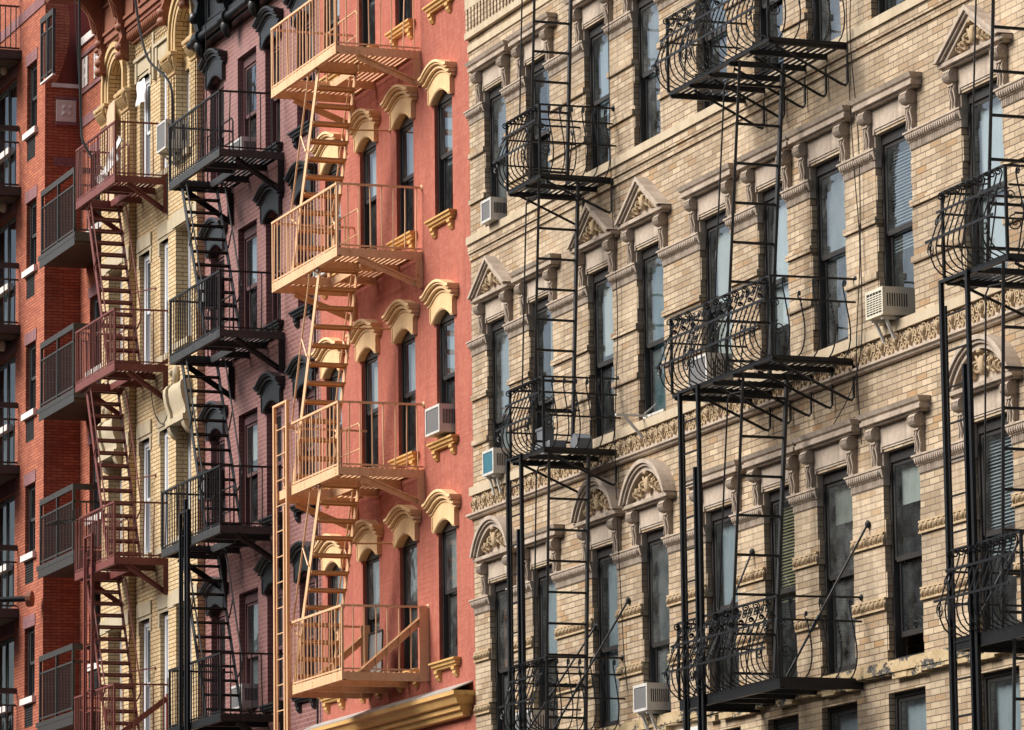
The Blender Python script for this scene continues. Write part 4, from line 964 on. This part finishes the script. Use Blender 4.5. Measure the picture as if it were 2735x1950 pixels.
    if scroll_at:
        mb = MB()
        for sx in (-1, 1):
            for hh, rr in ((.58, .045), (.47, .06), (.33, .07), (.20, .08)): S(scroll_at+sx*.075, hh, rr, math.pi*.5, 1.6, -sx, 'y', mb)
        for dx in (-.16, 0, .16): mb.tube([(scroll_at+dx, yf-ogee(hh)-.012, z+hh) for hh in (.0, .03, .09, .17, .26, .37, .48, .6, .7)], .008, 5)
        build(mb, 'scroll_panel', mat, r, smooth=True)
    if brk:
        for k_, x in enumerate(X[1:] if style else [X[0]+.2, X[-1]]):
            if style and k_ % 2 == len(X) % 2 and k_ < len(X)-2 and len(X) > 4: pass
            x -= .05
            m2 = MB(); m2.tube([(x, yf+.10, z-.085), (x, yf+.16, z-.11), (x, -.10, z-leg+.0), (x, -.055, z-leg-.01), (x, -.03, z-leg+.03), (x, -.025, z-.05)], .0165, 6)
            build(m2, 'bracket', mat, fe)
def iron_ladder(fe, xt, zt, xb, zb, yo, yi, step=.345, hook=True):
    mat = 'dusty_black_iron'
    l = build(MB().bar((xt, yo, zt), (xb, yo, zb), .012, .056).bar((xt+.025, yo-.016, zt), (xb+.025, yo-.016, zb), .022, .010).bar((xt, yi, zt), (xb, yi, zb), .012, .056).bar((xt+.025, yi+.016, zt), (xb+.025, yi+.016, zb), .022, .010), 'ladder', mat, fe)
    me = cached(('rung', 'e', round(yi-yo, 3)), lambda: MB().bar((0, 0, 0), (0, yi-yo, 0), .028, .028), 'black_iron')
    n = int((zt-zb)/step)
    for i in range(n):
        u = (i+.6)/n; put(me, 'rung', l, (xt+(xb-xt)*u, yo+.006, zt+(zb-zt)*u))
    if hook:
        mb = MB(); d = Vector((xb-xt, 0, zb-zt)); P = lambda u: Vector((xt, yo-.02, zt))+d*u; O = Vector((-.20, -.07, 0))
        mb.tube([P(.06), P(.06)+O*.8, P(.08)+O, P(.5)+O*1.02, P(.74)+O, P(.765)+O*.8, P(.77)], .010, 6)
        build(mb, 'handrail', 'black_iron', l)
def brace(fe, a, b_):
    build(MB().tube([a, b_], .013, 6).ell(b_, .045, .025, .045, 8, 5).tube([Vector(a)+(Vector(b_)-Vector(a))*.30, Vector(a)+(Vector(b_)-Vector(a))*.40], .022, 6), 'tie_rod', 'black_iron', fe)
E1 = thing('fire_escape', 'black wrought iron fire escape with narrow curled railings, nearest the orange building', 'fire escape', (4.9, 0, 0), G)
for z in (13.24, 9.86): ornate_platform(E1, 4.30, 5.46, z, .98, 0, fas=.05, leg=.42, op=(4.55, 5.2, -.5))
ornate_platform(E1, 4.30, 5.46, 6.44, .98, 0, fas=.10, leg=.42, brk=False)
iron_ladder(E1, 5.10, 16.6, 4.78, 13.26, -.85, -.38)
iron_ladder(E1, 5.08, 13.24, 4.75, 9.88, -.85, -.35)
iron_ladder(E1, 5.30, 9.86, 5.06, 6.46, -.85, -.35)
drop_ladder(E1, 4.20, 4.68, -1.0, 9.86, 3.6, 'black_iron')
brace(E1, (5.42, -.9, 6.42), (5.72, -.02, 7.98)); brace(E1, (4.40, -.9, 6.42), (4.62, -.02, 7.78))
E2 = thing('fire_escape', 'black wrought iron fire escape with wide bulging scrolled railings, middle of three', 'fire escape', (11, 0, 0), G)
ornate_platform(E2, 9.62, 12.50, 13.35, .98, 1, scroll_at=10.6, op=(10.75, 11.55, -.45), leg=.46)
ornate_platform(E2, 9.62, 12.46, 9.86, 1.0, 1, scroll_at=10.55, op=(10.75, 11.5, -.45), leg=.44)
ornate_platform(E2, 9.62, 12.42, 6.40, .98, 1, fas=.12, scroll_at=10.5, brk=False)
ornate_platform(E2, 9.62, 12.42, 3.9, .98, 1, fas=.12, brk=False)
iron_ladder(E2, 11.42, 13.33, 10.85, 9.88, -.86, -.35, .385)
iron_ladder(E2, 11.34, 9.84, 10.80, 6.42, -.86, -.35, .385)
drop_ladder(E2, 9.86, 10.39, -1.02, 9.84, 3.2, 'black_iron')
brace(E2, (12.38, -.88, 6.40), (12.66, -.02, 8.03)); brace(E2, (9.75, -.88, 6.40), (9.52, -.02, 8.11)); brace(E2, (12.38, -.88, 3.9), (12.66, -.02, 5.5))
E3 = thing('fire_escape', 'black wrought iron fire escape with narrow curled railings, farthest from the orange building', 'fire escape', (17.5, 0, 0), G)
ornate_platform(E3, 16.74, 18.15, 9.93, 1.0, 0, fas=.06, op=(17.2, 17.9, -.45))
ornate_platform(E3, 16.72, 18.25, 6.36, 1.0, 0, fas=.13, brk=False)
ornate_platform(E3, 16.72, 18.25, 3.95, 1.0, 0, fas=.13, brk=False)
iron_ladder(E3, 17.80, 13.4, 17.40, 9.95, -.85, -.30, .385)
iron_ladder(E3, 17.75, 9.92, 17.50, 6.38, -.85, -.30, .385)
iron_ladder(E3, 17.75, 6.3, 17.50, 3.2, -.85, -.30, .385, False)
drop_ladder(E3, 16.70, 17.29, -1.03, 9.90, 3.0, 'black_iron')
brace(E3, (16.85, -.9, 6.36), (17.1, -.02, 8.0)); brace(E3, (18.0, -.9, 6.36), (18.4, -.02, 8.0))

# ------------------------------------------------------------------ air conditioners
def aircon(label, x0, x1, z0, z1, yf, yb, body='white_plastic', grille='gray_grille', brk=False, slat=False, name='air_conditioner'):
    t = thing(name, label, 'air conditioner', (x0, yb, z0), 'window air conditioners')
    W = x1-x0; H = z1-z0
    build(MB().box(x0, x1, yf+.02, yb, z0, z1).box(x0, x0+.035, yf, yf+.0195, z0, z1).box(x1-.035, x1, yf, yf+.0195, z0, z1).box(x0+.035, x1-.035, yf, yf+.0195, z1-.035, z1).box(x0+.035, x1-.035, yf, yf+.0195, z0, z0+.03), 'casing', body, t)
    mb = MB().box(x0+.036, x1-.036, yf+.008, yf+.0195, z0+.031, z1-.036)
    g = build(mb, 'rear_grille', grille if not slat else 'dark_void', t)
    if slat:
        mb = MB(); n = 8
        for i in range(n): mb.box(x0+.036, x1-.036, yf+.002, yf+.0075, z0+.05+(H-.1)*i/n, z0+.05+(H-.1)*i/n+.012)
        for i in range(4): mb.box(x0+.036+(W-.072)*(i+1)/5-.005, x0+.036+(W-.072)*(i+1)/5+.005, yf+.0005, yf+.0018, z0+.031, z1-.036)
        build(mb, 'grille_bars', body, t)
    mb = MB(); n = max(5, int(H*.55/.028))
    n = 9
    for i in range(n): mb.box(x1+.0005, x1+.002, yf+.05+(min(yb, .08)-yf-.08)*i/n, yf+.05+(min(yb, .08)-yf-.08)*i/n+.013, z0+H*.30, z1-.07)
    build(mb, 'side_louvres', 'dark_void', t)
    if brk:
        for x in (x0+.08, x1-.10): build(MB().bar((x, yf+.03, z0-.02), (x, yb+.05, z0-.02), .03, .03).bar((x, yf+.08, z0-.03), (x, -.075, z0-.24), .025, .03), 'support_bracket', 'white_plastic', t)
    return t
aircon('white air conditioner under a top storey window next to the orange building', 1.12, 1.50, 13.46, 13.76, -.18, .14)
aircon('white air conditioner with teal back panel in middle storey window', 1.15, 1.57, 10.10, 10.43, -.21, .14, grille='teal_panel', brk=True)
aircon('cream air conditioner with open slatted back resting on the stone sill above the frieze', 13.24, 13.68, 10.13, 10.43, -.25, .14, 'cream_plastic', slat=True, brk=True)
aircon('white air conditioner on the crumbling lower sill behind the black ladder', 6.38, 6.82, 6.56, 6.88, -.24, .14, brk=True)
aircon('white air conditioner with dark back in an orange building window', -1.12, -.54, 10.95, 11.33, -.20, .12)
aircon('large gray backed white air conditioner beside the top of the maroon fire escape', -13.36, -12.84, 17.33, 17.80, -.46, .05, brk=True)
aircon('white air conditioner behind the lowest black railing of the purple building', -10.2, -9.6, 8.06, 8.42, -.20, .14)
aircon('white air conditioner behind the uppermost black railing of the purple building', -10.2, -9.55, 16.5, 16.85, -.20, .14)
aircon('black air conditioner with white edge above the second purple building landing', -11.6, -11.18, 14.5, 14.95, -.30, .10, 'black_iron')
aircon('black air conditioner with white edge above the third purple building landing', -11.6, -11.18, 11.45, 11.9, -.30, .10, 'black_iron')
aircon('white air conditioner behind the curled railing of the scrolled fire escape', 8.3, 8.85, 10.10, 10.50, -.25, .14)
aircon('gray air conditioner low behind the narrow curled railing', 2.5, 3.1, 6.52, 6.90, -.30, .14, 'white_plastic')
aircon('gray air conditioner behind the tan railing of the orange building', -6.0, -5.4, 13.98, 14.3, -.2, .12)
# bare air conditioner support left on a sill
t = thing('support_arm', 'empty white metal support arm projecting from the stone sill', 'bracket', (6.5, 0, 10.1))
build(MB().bar((6.42, -.42, 10.13), (6.42, .05, 10.13), .04, .025).bar((6.55, -.10, 10.13), (6.55, .05, 10.25), .02, .02).box(6.3, 6.95, -.02, .0, 10.11, 10.14), 'arm', 'white_plastic', t)
build(MB().bar((6.42, -.30, 10.11), (6.42, -.07, 9.86), .03, .03), 'strut', 'white_plastic', t)

# ------------------------------------------------------------------ small things
t = thing('planter', 'gray flower pot standing in a long planter on the iron balcony', 'planter', (4.6, -.55, 9.87))
build(MB().prism([(4.37, 9.872), (4.95, 9.872), (4.98, 10.02), (4.34, 10.02)], 'y', -.72, -.50), 'trough', 'planter_gray', t)
mb = MB(); mb.prism([(4.45, 10.02), (4.63, 10.02), (4.66, 10.20), (4.42, 10.20)], 'y', -.68, -.54).box(4.40, 4.68, -.69, -.53, 10.20, 10.23); build(mb, 'pot', 'planter_gray', t)
t = thing('planter_box', 'pale lidded box beside the flower pot on the iron balcony', 'box', (5.1, -.45, 9.87))
build(MB().prism([(5.0, 9.873), (5.24, 9.873), (5.24, 10.02), (5.12, 10.09), (5.0, 10.02)], 'y', -.46, -.26), 'box', 'planter_gray', t)
o = build(MB().prism([(-17.46, 17.3), (-16.98, 17.3), (-16.95, 18.98), (-17.0, 19.02), (-17.44, 18.98)], 'y', -.17, -.15), 'plywood_board', 'plywood'); tag(o, 'pale plywood sheet leaning in the arched yellow window', 'board')
mb = MB(); V = []; n = 14; F = []
for i in range(n+1):
    for k_ in range(4):
        u = i/n; V.append((-14.5-1.4*u+.06*math.sin(k_*2.2), -.78+.04*math.sin(k_*2+i*.9), 17.85-.50*u-.12*k_*(1-.4*u)+.04*math.sin(k_*1.7+i)))
for i in range(n):
    for k_ in range(3): F.append((i*4+k_, i*4+k_+1, i*4+k_+5, i*4+k_+4))
mb.add(V, F); mb.add([(x, y+.02, z) for x, y, z in V], [f[::-1] for f in F])
o = build(mb, 'hanging_cloth', 'white_cloth', smooth=True); tag(o, 'white cloth hung on the top maroon railing', 'cloth')
mb = MB(); V = []; F = []; n = 8
for i in range(n+1):
    for k_ in range(7):
        u = i/n; b_ = .010*math.sin(k_*1.3+i*1.1)+(.018*u*u)
        V.append((-15.95+.085*k_, -.06-b_, 19.08-.40*u+.012*math.sin(k_*1.9)))
for i in range(n):
    for k_ in range(6): F.append((i*7+k_, i*7+k_+1, i*7+k_+8, i*7+k_+7))
mb.add(V, F); o = build(mb, 'plastic_sheet', 'white_cloth', smooth=True); tag(o, 'crumpled white plastic sheet taped over a yellow building window', 'sheet')
# bulkhead lamps of the orange block
for i, z in enumerate((20.95, 18.4, 15.85)):
    t = thing('wall_lamp', ['globe wall lamp beside the highest doorway lintel', 'globe wall lamp just below the second highest slab end balcony', 'shadowed globe wall lamp below the third highest slab end balcony'][i], 'lamp', (-23.35, AF, z), 'lamps on the orange brick block')
    build(MB().box(-23.36, -23.24, AF-.05, AF-.001, z-.02, z+.06).tube([(-23.3, AF-.05, z+.03), (-23.3, AF-.14, z+.03)], .02, 6), 'arm', 'gray_metal', t)
    build(MB().tube([(-23.3, AF-.15, z+.06), (-23.3, AF-.15, z+.0), (-23.3, AF-.15, z-.10), (-23.3, AF-.15, z-.14)], [.04, .065, .062, .03], 10), 'globe', 'lamp_glass', t, smooth=True)
t = thing('vent_pipe', 'rusty capped black pipe sticking out low on the orange brick wall', 'pipe', (-20.6, AF, 10.9))
build(MB().tube([(-21.6, -1.7, 10.96), (-20.98, -.60, 10.96)], .05, 10), 'pipe', 'black_iron', t, smooth=True); build(MB().tube([(-20.99, -.61, 10.96), (-20.94, -.53, 10.96)], .14, 14), 'cap', 'rust_cornice', t)
# satellite-like antenna basket on the maroon balcony
mb = MB()
for i in range(5): mb.tube([(-16.9-.02*i, -1.0-.08*i, 11.75), (-16.2, -1.0-.08*i, 11.72)], .009, 5)
for x in (-16.9, -16.7, -16.5, -16.3): mb.tube([(x, -1.35, 11.70), (x, -.95, 11.76), (x, -.95, 11.95)], .009, 5)
o = build(mb, 'wire_rack', 'cable_black'); tag(o, 'black wire rack hooked over the third maroon railing', 'rack')
t = thing('window_screen', 'dark metal framed screen leaning on the lowest tan fire escape landing', 'screen', (-3.0, -.3, 7.82))
q = [(-3.30, 7.83), (-2.72, 7.83), (-2.66, 8.50), (-3.24, 8.50)]
build(MB().prism(q, 'y', -.30, -.29), 'mesh_panel', 'shade_dark', t)
mb = MB()
for (a, b_), (c_, d) in zip(q, q[1:]+q[:1]): mb.bar((a, -.305, b_), (c_, -.305, d), .022, .018, (0, 1, 0))
build(mb, 'frame', 'dark_frame', t)
def cable(label, pts, r=.012, group='cables on the fronts'):
    P = [Vector(p) for p in pts]; Q = []
    for i in range(len(P)-1):   # smooth path
        p0, p1, p2, p3 = P[max(i-1, 0)], P[i], P[i+1], P[min(i+2, len(P)-1)]
        for k_ in range(6):
            u = k_/6; Q.append(.5*((2*p1)+(p2-p0)*u+(2*p0-5*p1+4*p2-p3)*u*u+(3*p1-p0-3*p2+p3)*u**3))
    Q.append(P[-1]); o = build(MB().tube(Q, r, 5), 'cable', 'cable_black', smooth=True); return tag(o, label, 'cable', group)
cable('thick black cable hanging between the orange brick block and the arched yellow bay', [(-16.2, -1.0, 22.0), (-16.16, -1.0, 20.5), (-16.04, -1.0, 18.55), (-15.8, -1.0, 17.95), (-15.5, -.7, 17.4)], .022)
cable('thin black cable beside the thick one near the arched yellow bay', [(-16.3, -1.02, 22.0), (-16.3, -1.02, 20.3), (-16.12, -1.0, 18.9), (-16.02, -.98, 18.0)], .01)
cable('long sagging black cable across the lattice brick panel', [(-14.3, -.6, 21.2), (-14.12, -.6, 20.05), (-13.44, -.6, 18.96), (-12.3, -.6, 18.35), (-11.97, -.6, 18.0), (-11.95, -.6, 17.4)], .022)
cable('straight black cable running down the yellow wall edge', [(-13.98, -.10, 17.1), (-13.9, -.06, 14.5), (-13.93, -.06, 11.5), (-13.88, -.06, 8.0), (-13.9, -.06, 6.0)], .018)
cable('thin black wire looping across the yellow wall under the second maroon landing', [(-15.2, -.05, 13.9), (-14.9, -.05, 13.35), (-14.4, -.05, 13.1), (-13.8, -.10, 13.35), (-13.5, -.16, 13.7)], .008)
cable('thin black wire dropping over the purple front below its cornice', [(-11.0, -.35, 20), (-11.1, -.3, 18.7), (-11.2, -.26, 17.6)], .008)
cable('black cable running down the joint of purple and orange fronts', [(-6.42, -.04, 19.0), (-6.40, -.04, 16.0), (-6.42, -.04, 13.0), (-6.38, -.04, 10.0), (-6.4, -.04, 6.5)], .016)
cable('thin wire straight down the beige brick beside the slatted air conditioner', [(12.63, -.10, 15), (12.62, -.10, 13.3), (12.60, -.05, 12.0), (12.68, -.04, 11.0), (12.66, -.10, 9.9), (12.62, -.05, 8.9)], .006)
cable('second thin wire beside it, wandering toward the frieze', [(12.72, -.08, 14), (12.70, -.10, 13.3), (12.74, -.05, 12.2), (12.70, -.04, 11.1), (12.80, -.10, 10.0), (12.5, -.10, 9.5), (11.9, -.06, 9.2)], .006)
cable('thin vertical wire beside the narrow curled balcony on beige brick', [(5.60, -.10, 16.5), (5.58, -.10, 13.4), (5.60, -.05, 11.5), (5.55, -.09, 9.8), (5.58, -.04, 7.6), (5.7, -.04, 6.9)], .006)
# buildings across the street: they shade the canyon and show in the panes
for nm, x0, x1, h_, lab in (('tenement', -130, -78, 17.5, 'low brown tenement row across the street'), ('tenement', -77.5, -48, 21, 'taller brown tenement across the street'), ('tenement', -47.5, -12, 16.5, 'brown tenement facing the orange stucco building'), ('tenement', -11.5, 20, 18, 'brown tenement facing the beige brick building')):
    t = thing(nm, lab, 'building', (x0, -26, 0), 'tenements across the street')
    hs = [(x0+1+2.4*i, x0+2.0+2.4*i, 4+3.2*k_, 5.8+3.2*k_) for i in range(int((x1-x0-2)/2.4)) for k_ in range(int((h_-5)/3.2))]
    mb = MB(); wall(mb, x0, x1, 0, h_, 0, hs, .2); mb.v = [(x, -26-y, z) for x, y, z in mb.v]; mb.box(x0, x1, -36, -26.25, 0, h_)
    build(mb, 'wall', 'brown_brick', t)
    mb = MB(); moulding(mb, [(.1, 0), (.3, .1), (.6, .5), (.6, .6), (.1, .7)], x0, x1, 0, h_); mb.v = [(x, -25.99-y, z) for x, y, z in mb.v]; build(mb, 'cornice', 'brown_brick', t)
for k_, v_ in sorted(COUNT.items()): print('bars', k_, v_)
